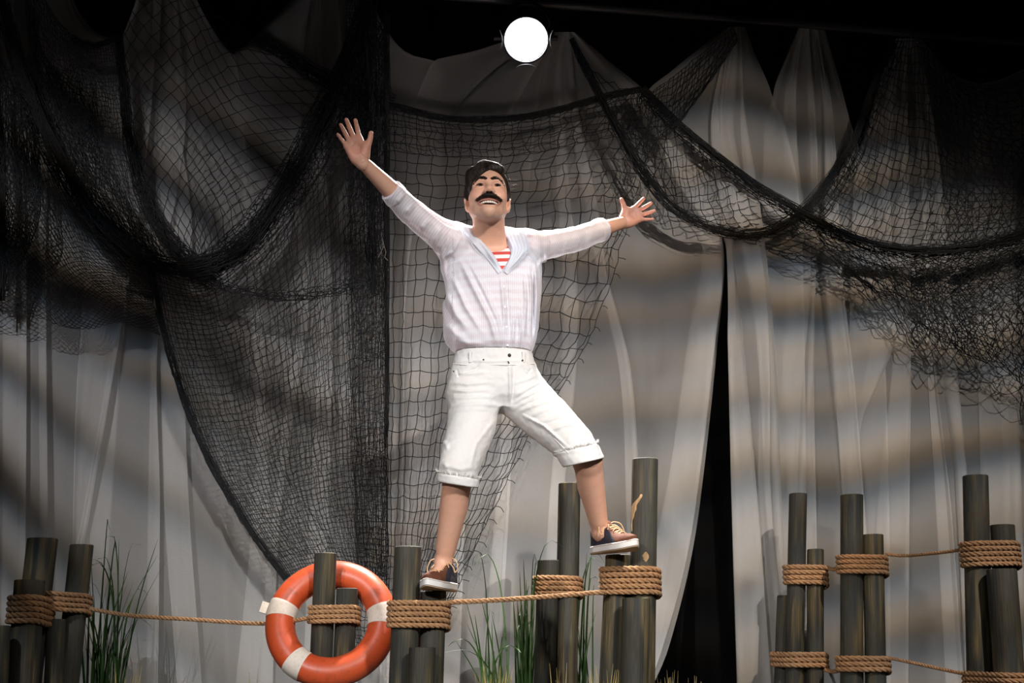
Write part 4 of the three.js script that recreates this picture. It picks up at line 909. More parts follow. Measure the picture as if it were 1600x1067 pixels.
const brow = union(0.01, chain([H(-0.010, 0.019, 0.083), H(-0.030, 0.025, 0.079), H(-0.050, 0.018, 0.062)], [0.008, 0.009, 0.007]), chain([H(0.010, 0.019, 0.083), H(0.030, 0.025, 0.079), H(0.050, 0.018, 0.062)], [0.008, 0.009, 0.007]));
const socketL = ell(H(0.031, 0.000, 0.096), 0.018, 0.012, 0.016), socketR = ell(H(-0.031, 0.000, 0.096), 0.018, 0.012, 0.016);
const EYE_R = 0.0125, eyeL = H(0.031, 0.0, 0.0715), eyeR = H(-0.031, 0.0, 0.0715);
const lids = (c) => (x, y, z) => { const px = x - c.x, py = y - c.y, pz = z - c.z, d = Math.hypot(px * 0.82, py, pz) - 0.0143; const yy = py - 0.0015, open = 0.0054 - 0.0054 * (px / 0.016) ** 2; return Math.max(d, pz > 0.002 ? Math.max(open, 0.0006) - Math.abs(yy) : -1); };
const smileY = (x) => -0.0755 + 3.5 * x * x;
const mouthCut = (x, y, z) => { const yc = smileY(x), w = 0.0345, t = Math.abs(x) / w; if (t > 1.3) return 0.02; const up = yc + 0.0070 * (1 - t * t) - y, dn = y - (yc - 0.0155 * (1 - Math.min(1, t * t))); return Math.max(-Math.min(up, dn), Math.abs(x) - w, 0.062 - z); };
const lipLine = (o, n = 8) => { const p = []; for (let i = 0; i <= n; i++) { const x = (i / n * 2 - 1) * 0.037, t = x / 0.037; p.push(H(x, smileY(x) + o * (1 - t * t), 0.0885 - 13 * x * x * 0.9 - (o < 0 ? 0.004 : 0))); } return p; };
const lowLip = chain(lipLine(-0.0180), [0.003, 0.0048, 0.0056, 0.006, 0.0062, 0.006, 0.0056, 0.0048, 0.003]), upLip = chain(lipLine(0.0088), [0.003, 0.004, 0.0046, 0.005, 0.005, 0.005, 0.0046, 0.004, 0.003]);
const earF = (sx) => { const e = ell(H(sx * 0.0785, -0.020, -0.014), 0.0085, 0.031, 0.019, new THREE.Euler(-0.2, sx * 0.45, -sx * 0.12)), hole = ell(H(sx * 0.087, -0.016, -0.008), 0.006, 0.018, 0.0095, new THREE.Euler(-0.2, sx * 0.45, -sx * 0.12)), lobe = ell(H(sx * 0.0735, -0.046, -0.008), 0.007, 0.009, 0.009); return (x, y, z) => smin(smax(e(x, y, z), -hole(x, y, z), 0.006), lobe(x, y, z), 0.008); };
const earL = earF(1), earR = earF(-1), nost = [H(-0.0068, -0.0455, 0.1035), H(0.0068, -0.0455, 0.1035)].map((c) => ell(c, 0.0042, 0.006, 0.0056)), lidL = lids(eyeL), lidR = lids(eyeR);
const foldN = (sx) => chain([H(sx * 0.019, -0.038, 0.094), H(sx * 0.033, -0.055, 0.085), H(sx * 0.041, -0.074, 0.073)], [0.003, 0.004, 0.002]), foldL = foldN(1), foldR = foldN(-1);
function headLocal(x, y, z) {
  let d = skullF(x, y, z);
  if (d > 0.09) return d - 0.05;
  d = smin(d, jaw(x, y, z), 0.024); d = smin(d, chinF(x, y, z), 0.018);
  d = smin(d, cheeks(x, y, z), 0.024); d = smin(d, brow(x, y, z), 0.016);
  d = smax(d, -Math.min(socketL(x, y, z), socketR(x, y, z)), 0.014);
  d = smin(d, nose(x, y, z), 0.011);
  d = smax(d, -Math.min(foldL(x, y, z), foldR(x, y, z)), 0.008);
  d = smin(d, Math.min(lidL(x, y, z), lidR(x, y, z)), 0.0035);
  d = smin(d, Math.min(lowLip(x, y, z), upLip(x, y, z)), 0.006);
  d = smax(d, -mouthCut(x, y, z), 0.003);
  d = smin(d, Math.min(earL(x, y, z), earR(x, y, z)), 0.008);
  d = smax(d, -Math.min(nost[0](x, y, z), nost[1](x, y, z)), 0.003);
  return d;
}
const toHead = (x, y, z) => [headI[0] * x + headI[4] * y + headI[8] * z + headI[12], headI[1] * x + headI[5] * y + headI[9] * z + headI[13], headI[2] * x + headI[6] * y + headI[10] * z + headI[14]];
const headWorld = (x, y, z) => { const q = toHead(x, y, z); return headLocal(q[0], q[1], q[2]) * HS; };
const fromHead = (x, y, z) => V(x, y, z).applyMatrix4(headM);
const neckF = union(0.03, cone(fromHead(0, -0.055, -0.022), J.neck.clone().add(V(0, -0.03, 0)), 0.056, 0.062), cone(fromHead(-0.030, -0.062, 0.000), J.neck.clone().add(V(-0.008, -0.03, 0.05)), 0.030, 0.03), cone(fromHead(0.030, -0.062, 0.000), J.neck.clone().add(V(0.03, -0.03, 0.05)), 0.030, 0.03));

// --- the rest of the body
const chest = trunk([[392, 706, 836, 0.07, 5.02], [410, 700, 838, 0.105, 5.02], [440, 700, 838, 0.118, 5.01], [480, 704, 834, 0.112, 5.01], [520, 712, 828, 0.105, 5.02], [560, 712, 830, 0.105, 5.02], [600, 714, 836, 0.105, 5.03], [630, 722, 832, 0.09, 5.03]]);
const shoulders = union(0.04, cone(J.shR, mid2(J.shR, J.neck, 0.75), 0.044, 0.044), cone(J.shL, mid2(J.shL, J.neck, 0.75), 0.044, 0.044), cone(J.shR, J.shL, 0.042, 0.042));
const armR = union(0.02, cone(J.shR, J.elR, 0.040, 0.038), chain([J.elR, mid2(J.elR, J.wrR, 0.25), J.wrR], [0.0385, 0.0395, 0.0255])), armL = union(0.02, cone(J.shL, J.elL, 0.040, 0.038), chain([J.elL, mid2(J.elL, J.wrL, 0.25), J.wrL], [0.0385, 0.040, 0.0265]));
const legR = union(0.03, cone(J.hipR, J.kneeR, 0.066, 0.052), cone(J.kneeR, J.ankleR, 0.053, 0.032), chain([mid2(J.kneeR, J.ankleR, 0.02).add(V(0, 0, -0.012)), mid2(J.kneeR, J.ankleR, 0.36).add(V(0.004, 0, -0.026)), mid2(J.kneeR, J.ankleR, 0.8).add(V(0, 0, -0.008))], [0.043, 0.050, 0.028]), ell(J.kneeR.clone().add(V(0, -0.005, 0.012)), 0.036, 0.045, 0.034)),
  legL = union(0.03, cone(J.hipL, J.kneeL, 0.066, 0.052), cone(J.kneeL, J.ankleL, 0.053, 0.030), chain([mid2(J.kneeL, J.ankleL, 0.02).add(V(0, 0, -0.014)), mid2(J.kneeL, J.ankleL, 0.36).add(V(-0.004, 0, -0.03)), mid2(J.kneeL, J.ankleL, 0.8).add(V(0, 0, -0.008))], [0.043, 0.050, 0.027]), ell(J.kneeL.clone().add(V(0.004, -0.012, -0.012)), 0.036, 0.045, 0.034));
const toeR = at(666, 905, 4.79), heelR = at(704, 898, 5.0), toeL = at(988, 848, 4.95), heelL = at(930, 846, 5.12);
const footR = union(0.02, cone(J.ankleR, heelR, 0.031, 0.012), cone(J.ankleR, mid2(heelR, toeR, 0.7), 0.028, 0.018)), footL = union(0.02, cone(J.ankleL, heelL.clone().lerp(toeL, 0.14), 0.029, 0.008), cone(J.ankleL, mid2(heelL, toeL, 0.7), 0.028, 0.018));
const torsoF = union(0.05, chest, shoulders);
const bodyF = (x, y, z) => {
  let d = torsoF(x, y, z);
  d = smin(d, neckF(x, y, z), 0.04); d = smin(d, Math.min(armR(x, y, z), armL(x, y, z)), 0.04);
  if (y < 1.9) d = smin(d, Math.min(legR(x, y, z), legL(x, y, z)), 0.03);
  if (y < 1.2) d = smin(d, Math.min(footR(x, y, z), footL(x, y, z)), 0.02);
  return smin(d, skullF(...toHead(x, y, z)) * HS + 0.012, 0.02);
};
const headNeck = (x, y, z) => smin(headWorld(x, y, z), neckF(x, y, z), 0.014);
const skinTone = [0.72, 0.425, 0.31];
const speck = (x, y, z) => 1 + 0.05 * nz(x * 60, y * 60, z * 60) + 0.04 * nz(x * 170, y * 170, z * 170);
const skinAt = (x, y, z) => { const s = speck(x, y, z), m = 0.5 + 0.5 * nz(x * 14, y * 14, z * 14); return [skinTone[0] * s, skinTone[1] * s * (1 - 0.07 * m), skinTone[2] * s * (1 - 0.10 * m)]; };
const handSkin = (h) => (x, y, z) => { const c = skinAt(x, y, z), p = V(x, y, z).sub(h === handR ? J.wrR : J.wrL), yy = p.dot(h.Y), t = sstep(-0.01, 0.03, yy); return [c[0] * mix(1, 1.05, t), c[1] * mix(1, 0.90, t), c[2] * mix(1, 0.92, t)]; };
const blob = (x, y, z, c, r) => Math.exp(-(((x - c[0]) / r[0]) ** 2 + ((y - c[1]) / r[1]) ** 2 + ((z - c[2]) / r[2]) ** 2));
const headSkin = (wx, wy, wz) => {
  const c = skinAt(wx, wy, wz), [x, y, z] = toHead(wx, wy, wz), ax = Math.abs(x);
  const tint = (q, t) => { for (let i = 0; i < 3; i++) c[i] = mix(c[i], q[i], t); };
  tint([0.64, 0.30, 0.22], 0.5 * blob(ax, y, z, [0.042, -0.03, 0.07], [0.026, 0.02, 0.03]));          // flushed cheeks
  tint([0.58, 0.27, 0.19], 0.45 * blob(x, y, z, [0, -0.036, 0.115], [0.018, 0.014, 0.02]));
  const beard = sstep(-0.045, -0.075, y) * sstep(-0.02, 0.03, z) * (1 - sstep(0.058, 0.075, ax)) * (0.7 + 0.6 * nz(x * 220, y * 220, z * 220));
  tint([0.40, 0.28, 0.23], 0.38 * clamp(beard, 0, 1));                                                   // shaved stubble
  const lip = Math.min(lowLip(x, y, z), upLip(x, y, z)); tint([0.42, 0.15, 0.12], 0.8 * (1 - sstep(0.0, 0.0035, lip)));
  if (mouthCut(x, y, z) < 0.0012 && z < 0.0845) tint([0.10, 0.025, 0.02], 0.95);
  if (Math.min(nost[0](x, y, z), nost[1](x, y, z)) < 0.0012) tint([0.12, 0.05, 0.04], 0.9);
  tint([0.36, 0.19, 0.14], 0.35 * blob(ax, y, z, [0.031, 0.002, 0.085], [0.017, 0.0075, 0.014]));       // lash line
  return c;
};
const skin = new THREE.MeshPhysicalMaterial({ vertexColors: true, roughness: 0.46, specularIntensity: 0.7, sheen: 0.15, sheenColor: new THREE.Color(0.6, 0.4, 0.3), sheenRoughness: 0.5 });
{
  const gs = [
    body(bodyF, V(-0.68, 0.72, -5.56), V(0.56, 2.62, -4.5), 0.0105, skinAt),
    body(headNeck, fromHead(0, 0, 0).add(V(-0.13, -0.24, -0.16)), fromHead(0, 0, 0).add(V(0.13, 0.16, 0.17)), 0.0028, headSkin),
    body(handR.world, handR.lo, handR.hi, 0.0027, handSkin(handR)), body(handL.world, handL.lo, handL.hi, 0.0027, handSkin(handL)),
  ];
  part('body', mergeGeometries(gs), skin, man, personBase).userData.label = 'bare skin of face, arms, hands and shins';
}
// eyes, teeth
const headPart = (name, geo, mat, label) => { const m = part(name, geo.applyMatrix4(headM), mat, man, personBase); if (label) m.userData.label = label; return m; };
const eyeMat = new THREE.MeshPhysicalMaterial({ vertexColors: true, roughness: 0.12, clearcoat: 1, clearcoatRoughness: 0.05 });
for (const c of [eyeR, eyeL]) {
  const g = new THREE.SphereGeometry(EYE_R, 40, 30).rotateX(Math.PI / 2), p = g.attributes.position, col = [];
  const gaze = V(0.12, 0.12, 1).normalize();
  for (let i = 0; i < p.count; i++) { const a = V(p.getX(i), p.getY(i), p.getZ(i)).normalize().angleTo(gaze); col.push(...(a < 0.30 ? [0.006, 0.005, 0.005] : a < 0.72 ? [0.055, 0.028, 0.015] : [0.36, 0.33, 0.31])); }
  g.setAttribute('color', new THREE.BufferAttribute(new Float32Array(col), 3)); g.translate(c.x, c.y, c.z);
  headPart('eye', g, eyeMat, 'dark brown eye looking up');
}
{
  const enamel = new THREE.MeshPhysicalMaterial({ color: lin(0.80, 0.74, 0.66), roughness: 0.18, clearcoat: 0.5 });
  const gs = [];
  [0.0085, 0.0072, 0.0078, 0.0070, 0.0068].forEach((w, i) => { for (const s of [-1, 1]) {
    const x = s * ([0.0043, 0.0122, 0.0196, 0.0262, 0.0315][i]), h = [0.0092, 0.0084, 0.0088, 0.0078, 0.007][i];
    const g = new RoundedBoxGeometry(w * 0.96, h, 0.005, 2, 0.0016); g.rotateY(x * 22).translate(x, smileY(x * 0.85) + 0.0062 - h / 2, 0.0850 - 17 * x * x); gs.push(g);
  } });
  gs.forEach((g) => headPart('tooth', g, enamel));
  const tongue = new THREE.SphereGeometry(1, 20, 12).scale(0.021, 0.005, 0.016).translate(0, -0.0905, 0.062);
  headPart('tongue', tongue, new THREE.MeshPhysicalMaterial({ color: lin(0.32, 0.09, 0.08), roughness: 0.35 }));
}
const lash = new THREE.MeshStandardMaterial({ color: lin(0.012, 0.008, 0.007), roughness: 0.8 });
for (const c of [eyeR, eyeL]) for (const up of [1, -1]) {
  const p = []; for (let i = 0; i <= 12; i++) { const px = (i / 12 * 2 - 1) * 0.0135, py = 0.0015 + up * (0.0056 - 0.0056 * (px / 0.016) ** 2); p.push(H(c.x + px, c.y + py, c.z + Math.sqrt(Math.max(0, 0.0149 ** 2 - (px * 0.82) ** 2 - py * py)))); }
  headPart('eyelash', new Tubes().tube(p, up > 0 ? 0.0014 : 0.0007, 6, true).get(), lash);
}
// hair: a shaped cap and many locks laid along it
const hairMat = new THREE.MeshPhysicalMaterial({ vertexColors: true, roughness: 0.55, specularIntensity: 0.6, sheen: 0.15, sheenColor: new THREE.Color(0.25, 0.16, 0.1), sheenRoughness: 0.35 });
const hairShell = ell(H(0, 0.034, -0.022), 0.0855, 0.1045, 0.1055), fringe = union(0.012, ell(H(-0.040, 0.072, 0.060), 0.040, 0.030, 0.025, new THREE.Euler(0, 0, 0.6)), ell(H(-0.066, 0.038, 0.040), 0.016, 0.040, 0.030), ell(H(0.020, 0.103, 0.045), 0.042, 0.020, 0.028, new THREE.Euler(0, 0, -0.25)), ell(H(-0.060, 0.064, 0.052), 0.022, 0.03, 0.024));
const faceCut = (x, y, z) => { const top = (x > 0 ? 0.085 : 0.078) - 0.10 * Math.max(0, x - 0.035) * 6 * (x > 0.035 ? 1 : 0) + (x < 0 ? -0.15 * x : 0); return Math.max(y - top, 0.036 - z + 0.25 * Math.max(0, Math.abs(x) - 0.05), -0.16 - y); };
const sideCut = (x, y, z) => Math.max(-(z + 0.010), y + 0.012 + (z < -0.03 ? 0.9 * (z + 0.03) : 0), -0.2 - y);
const hairF = (x, y, z) => { let d = hairShell(x, y, z); d = smax(d, -faceCut(x, y, z), 0.012); d = Math.max(d, -(y + 0.030 + (z < -0.04 ? 0.055 : 0) + (z > -0.006 ? -0.022 : 0))); d = smin(d, fringe(x, y, z), 0.014); return d + 0.0016 * nz(x * 120 + y * 40, y * 26, z * 60); };
const hairTone = (k) => [0.017 * k, 0.0105 * k, 0.0078 * k];
function strands(T, per) { const g = T.get(), n = g.attributes.position.count, c = []; let i = 0; for (const [cnt, k] of per) for (let j = 0; j < cnt; j++, i++) c.push(...hairTone(k)); while (i++ < n) c.push(...hairTone(1)); g.setAttribute('color', new THREE.BufferAttribute(new Float32Array(c.slice(0, n * 3)), 3)); return g; }
headPart('hair', (() => {
  const g = [body(hairF, V(-0.11, -0.1, -0.14), V(0.11, 0.16, 0.11), 0.0032, () => hairTone(0.7))], T = new Tubes(), per = [];
  const lock = (pts, r, sides) => { const before = T.p.length; T.tube(pts, r, sides); per.push([(T.p.length - before) / 3, rr(0.55, 2.3)]); };
  // locks run from the parting on the man's left over the crown to his right, and down the sides
  for (let k = 0; k < 900; k++) {
    const side = rnd() < 0.68 ? -1 : 1, z0 = rr(-0.10, 0.066), p = H(0.030 + rr(-0.006, 0.006), 0.2, z0), path = [];
    const reach = rr(0.5, 1.15) * (side < 0 ? 1.0 : 0.72), fwd = side < 0 ? rr(-0.012, 0.012) - 0.01 : rr(-0.03, 0.0);
    for (let i = 0; i <= 9; i++) {
      const a = (side < 0 ? 0.35 : 0.35) + side * (-1) * (-1) * 0; const th = 0.34 + (side < 0 ? -1 : 1) * (i / 9) * reach * (side < 0 ? 2.15 : 1.7);
      const dir = H(Math.sin(th), Math.cos(th), 0); const zz = z0 + fwd * (i / 9) * 1.6;
      // march in along the ray to the hair surface
      let r = 0.16; for (let q = 0; q < 14; q++) { const d = hairF(dir.x * r, 0.03 + dir.y * r, zz); r -= d * 0.8; if (r < 0.02) break; }
      if (r < 0.05 || r > 0.15) break;
      const lift = 0.0008 + 0.0015 * Math.abs(nz(k * 0.7, i * 0.3, 2));
      path.push(H(dir.x * (r + lift), 0.03 + dir.y * (r + lift), zz + 0.003 * nz(k, i * 0.4, 5)));
    }
    if (path.length < 4) continue;
    let bad = false; for (let i = 1; i < path.length; i++) if (path[i].distanceTo(path[i - 1]) > 0.045) bad = true; if (bad) continue;
    lock(smooth(path, 14), (t) => 0.0013 * (1 - 0.75 * t) + 0.0002, 4);
  }
  // strands of the fringe falling over the forehead on his right, and stray hairs on the left
  for (let k = 0; k < 190; k++) { const x0 = rr(-0.022, 0.020), a = H(x0, 0.110 + rr(-0.005, 0.006), rr(0.050, 0.074)), e = H(rr(-0.068, -0.024), rr(0.014, 0.06), rr(0.064, 0.084)); if (e.x > -0.04) e.y += 0.018 + (e.x + 0.04) * 0.9; const m = a.clone().lerp(e, 0.5).add(H(-0.006, 0.014, 0.015)); lock(smooth([a, m, e], 12), (t) => 0.0013 * (1 - t * 0.8), 4); }
  for (let k = 0; k < 9; k++) { const y = rr(0.02, 0.11), a = H(Math.sqrt(Math.max(0, 1 - ((y - 0.034) / 0.105) ** 2)) * 0.084, y, rr(-0.04, 0.03)), l = rr(0.008, 0.03); lock(smooth([a, a.clone().add(H(l * 0.6, l * 0.35, 0.003)), a.clone().add(H(l, l * rr(0.1, 0.7), 0.006))], 8), (t) => 0.00035 * (1 - t * 0.6), 3); }
  g.push(strands(T, per));
  return mergeGeometries(g);
})(), hairMat, 'dark brown hair swept across from a side parting');
// moustache and eyebrows: a core with hairs combed along it
function hairy(core, rad, n, len, spreadUp, dirOf) {
  const T = new Tubes(), c = new THREE.CatmullRomCurve3(core);
  const gs = [body((x, y, z) => union(0.004, chain(c.getPoints(14), [...Array(15).keys()].map((i) => rad(i / 14) * 0.9)))(x, y, z), V(-0.07, -0.11, 0.02), V(0.07, 0.06, 0.13), 0.0022, () => hairTone(0.8))];
  for (let k = 0; k < n; k++) {
    const t = rnd(), p = c.getPoint(t), r = rad(t), a = rr(0, 6.28), o = H(0, Math.sin(a) * r, Math.cos(a) * r), d = dirOf(t), s = p.clone().add(o), e = s.clone().addScaledVector(d, len * rr(0.6, 1.2)).add(H(0, rr(-1, 1) * spreadUp, 0)).add(o.clone().multiplyScalar(0.15));
    T.tube([s, s.clone().lerp(e, 0.5).add(o.clone().multiplyScalar(0.2)), e], (q) => 0.0006 * (1 - q * 0.7), 3);
  }
  gs.push(strands(T, [])); return mergeGeometries(gs);
}
const mo = []; for (let i = 0; i <= 12; i++) { const t = i / 12 * 2 - 1, x = t * 0.0465; mo.push(H(x, -0.0535 - 4.6 * x * x - 0.0010 * Math.cos(t * 9), 0.1005 - 10.5 * x * x)); }
headPart('moustache', hairy(mo, (t) => 0.0058 * Math.pow(Math.sin(Math.PI * (0.07 + 0.86 * t)), 0.5) + 0.0004, 420, 0.0065, 0.0008, (t) => H(t < 0.5 ? -0.9 : 0.9, -0.35, 0).normalize()), hairMat, 'thick dark moustache');
for (const s of [-1, 1]) {
  const br = [[0.011, 0.0235, 0.0925], [0.021, 0.0265, 0.0905], [0.034, 0.0275, 0.0855], [0.046, 0.0205, 0.0755], [0.054, 0.0115, 0.065]].map(([x, y, z]) => H(s * x, y, z));
  headPart('eyebrow', hairy(br, (t) => 0.0062 * (1 - 0.5 * t), 200, 0.008, 0.001, () => H(s * 0.9, 0.35, -0.15).normalize()), hairMat, 'dark eyebrow');
}

// --- clothes
const stripeBump = (() => { const n = tileNoise(128, 128, [128, 60], 2); return texture(128, 128, (u, v) => 0.5 + 0.4 * Math.sin(u * Math.PI * 2 * 16) * 0.7 + 0.25 * (n(u, v) - 0.5), false); })();
const stripeCol = (() => { const n = tileNoise(128, 128, [64, 64], 4); return texture(128, 128, (u, v) => { const s = sstep(0.2, 0.8, 0.5 + 0.5 * Math.sin(u * Math.PI * 2 * 16)), q = 0.02 * (n(u, v) - 0.5); return [0.935 - 0.05 * s + q, 0.955 - 0.06 * s + q, 0.985 - 0.035 * s + q]; }); })();
const shirtMat = new THREE.MeshPhysicalMaterial({ map: stripeCol, bumpMap: stripeBump, bumpScale: 0.0006, roughness: 0.8, transparent: true, opacity: 0.78, transmission: 0.12, thickness: 0, sheen: 0.2, sheenColor: new THREE.Color(0.9, 0.9, 1), side: THREE.DoubleSide });
const sleeve = (pts, rad) => chain(pts, rad);
const cuffR = mid2(J.elR, J.wrR, 0.36), cuffL = mid2(J.elL, J.wrL, 0.54);
const slR = sleeve([J.shR.clone().add(V(0.012, -0.004, 0)), mid2(J.shR, J.elR, 0.5).add(V(-0.002, -0.008, 0)), J.elR.clone().add(V(-0.004, -0.006, 0)), cuffR, mid2(J.elR, J.wrR, 0.6)], [0.070, 0.058, 0.051, 0.0435, 0.043]);
const slL = sleeve([J.shL.clone().add(V(-0.012, -0.004, 0)), mid2(J.shL, J.elL, 0.5).add(V(0, -0.008, 0)), J.elL.clone().add(V(0, -0.008, 0)), cuffL, mid2(J.elL, J.wrL, 0.85)], [0.068, 0.057, 0.054, 0.048, 0.047]);
const dirR = J.wrR.clone().sub(J.elR).normalize(), dirL = J.wrL.clone().sub(J.elL).normalize();
const shirtTrunk = trunk([[384, 716, 822, 0.07, 5.03], [396, 696, 840, 0.10, 5.03], [414, 689, 846, 0.124, 5.02], [445, 689.5, 846, 0.136, 5.01], [480, 691, 844, 0.134, 5.01], [510, 692, 841, 0.132, 5.01], [531, 694, 837, 0.133, 5.01], [543, 702, 834, 0.128, 5.01], [552, 711, 831, 0.112, 5.01]], 2.5);
const shirtTop = union(0.03, cone(J.shR.clone().add(V(0.01, 0.004, 0)), at(742, 372, 5.03), 0.066, 0.050), cone(J.shL.clone().add(V(-0.01, 0.004, 0)), at(790, 374, 5.05), 0.066, 0.052), ell(at(712, 358, 4.98), 0.03, 0.022, 0.05), ell(at(815, 371, 5.02), 0.042, 0.024, 0.06));
const shirtFolds = folds([
  [[[716, 398], [740, 450], [768, 505], [778, 542]], 4.5, 7], [[[724, 392], [755, 450], [778, 500], [786, 540]], 4, 5], [[[702, 420], [728, 480], [760, 530]], 4, 5], [[[694, 448], [712, 490], [735, 520]], 5, 6], [[[697, 500], [712, 522], [735, 534]], 5, 6],
  [[[700, 525], [730, 536], [770, 538]], 4, 5], [[[782, 424], [786, 470], [790, 545]], 2.6, 4.5], [[[790, 428], [794, 480], [797, 545]], 2.2, -4],
  [[[826, 405], [830, 460], [829, 535]], 3, 6], [[[836, 400], [838, 460], [835, 535]], 3, 7], [[[819, 415], [822, 470], [817, 540]], 3, 5], [[[832, 405], [834, 470], [832, 535]], 2, -5],
  [[[806, 480], [802, 515], [800, 545]], 2.5, 4], [[[812, 470], [813, 515], [811, 545]], 2.5, 4],
  [[[722, 368], [708, 392], [686, 402]], 2.4, 4], [[[815, 378], [824, 394], [836, 406]], 2.4, 3], [[[683, 402], [692, 440], [694, 470]], 3.5, -6],
  [[[742, 368], [762, 394], [783, 426]], 3.2, 7], [[[724, 358], [742, 384], [770, 412]], 3, 5], [[[799, 398], [794, 414], [784, 428]], 3, 7], [[[816, 375], [822, 392], [806, 412], [790, 426]], 4, 7],
  [[[674, 350], [666, 362], [658, 368]], 4, 4], [[[694, 352], [684, 374], [676, 386]], 4, 5], [[[652, 332], [644, 344], [637, 350]], 3.2, 4], [[[638, 322], [630, 334], [624, 338]], 3, 4], [[[704, 356], [699, 378], [692, 396]], 4, -5],
  [[[856, 374], [855, 388], [851, 398]], 4, 4], [[[878, 370], [868, 382], [856, 396]], 3.5, 4.5], [[[904, 366], [886, 380], [866, 394]], 3.5, 5], [[[924, 362], [908, 376], [888, 388]], 3.2, 4.5],
]);
const vee = [[738, 352], [743, 364], [753, 376], [766, 390], [776, 406], [784.5, 423], [791, 413], [798, 401], [797, 388], [789, 372], [786, 340], [737, 335]].map(([x, y]) => at(x, y, 4.90));
function inPoly(P, x, y) {                                         // signed distance to a polygon in the front plane
  let d = 1e9, inside = false;
  for (let i = 0, j = P.length - 1; i < P.length; j = i++) {
    const a = P[i], b = P[j], ex = b.x - a.x, ey = b.y - a.y, t = clamp(((x - a.x) * ex + (y - a.y) * ey) / (ex * ex + ey * ey), 0, 1);
    d = Math.min(d, Math.hypot(x - a.x - ex * t, y - a.y - ey * t));
    if (a.y > y !== b.y > y && x < (b.x - a.x) * (y - a.y) / (b.y - a.y) + a.x) inside = !inside;
  }
  return inside ? -d : d;
}
const shirtF = (x, y, z) => {
  let d = smin(smin(shirtTrunk(x, y, z), shirtTop(x, y, z), 0.05), Math.min(slR(x, y, z), slL(x, y, z)), 0.035);
  if (d > 0.08) return d - 0.02;
  if (d < -0.08) return d;
  const front = z > -5.12 || x > 0.15 ? 1 : 0.3;
  d -= 2.0 * shirtFolds(x, y) * front + 0.0030 * nz(x * 20, y * 9, z * 20) + 0.0010 * nz(x * 45, y * 24, z * 45);
  const sR = (x - cuffR.x) * dirR.x + (y - cuffR.y) * dirR.y + (z - cuffR.z) * dirR.z, sL = (x - cuffL.x) * dirL.x + (y - cuffL.y) * dirL.y + (z - cuffL.z) * dirL.z;
  // rolled cuffs stand a little proud
  d -= 0.003 * (1 - sstep(0.026, 0.032, Math.abs(sR + 0.014))) * (x < -0.3 ? 1 : 0) + 0.003 * (1 - sstep(0.026, 0.032, Math.abs(sL + 0.014))) * (x > 0.3 ? 1 : 0);
  if (x < -0.30) d = smax(d, sR, 0.004); if (x > 0.30) d = smax(d, sL, 0.004);
  if (z > -5.02) d = smax(d, -inPoly(vee, x, y), 0.004);
  return d;
};
const shirtUV = (x, y, z) => { if (x < -0.235) { const s = (x - J.shR.x) * dirR.x + (y - J.shR.y) * dirR.y; return [s * 8.2, z * 8]; } if (x > 0.155) { const s = (x - J.shL.x) * dirL.x + (y - J.shL.y) * dirL.y; return [s * 8.2, z * 8]; } return [x * 8.2, y * 8]; };
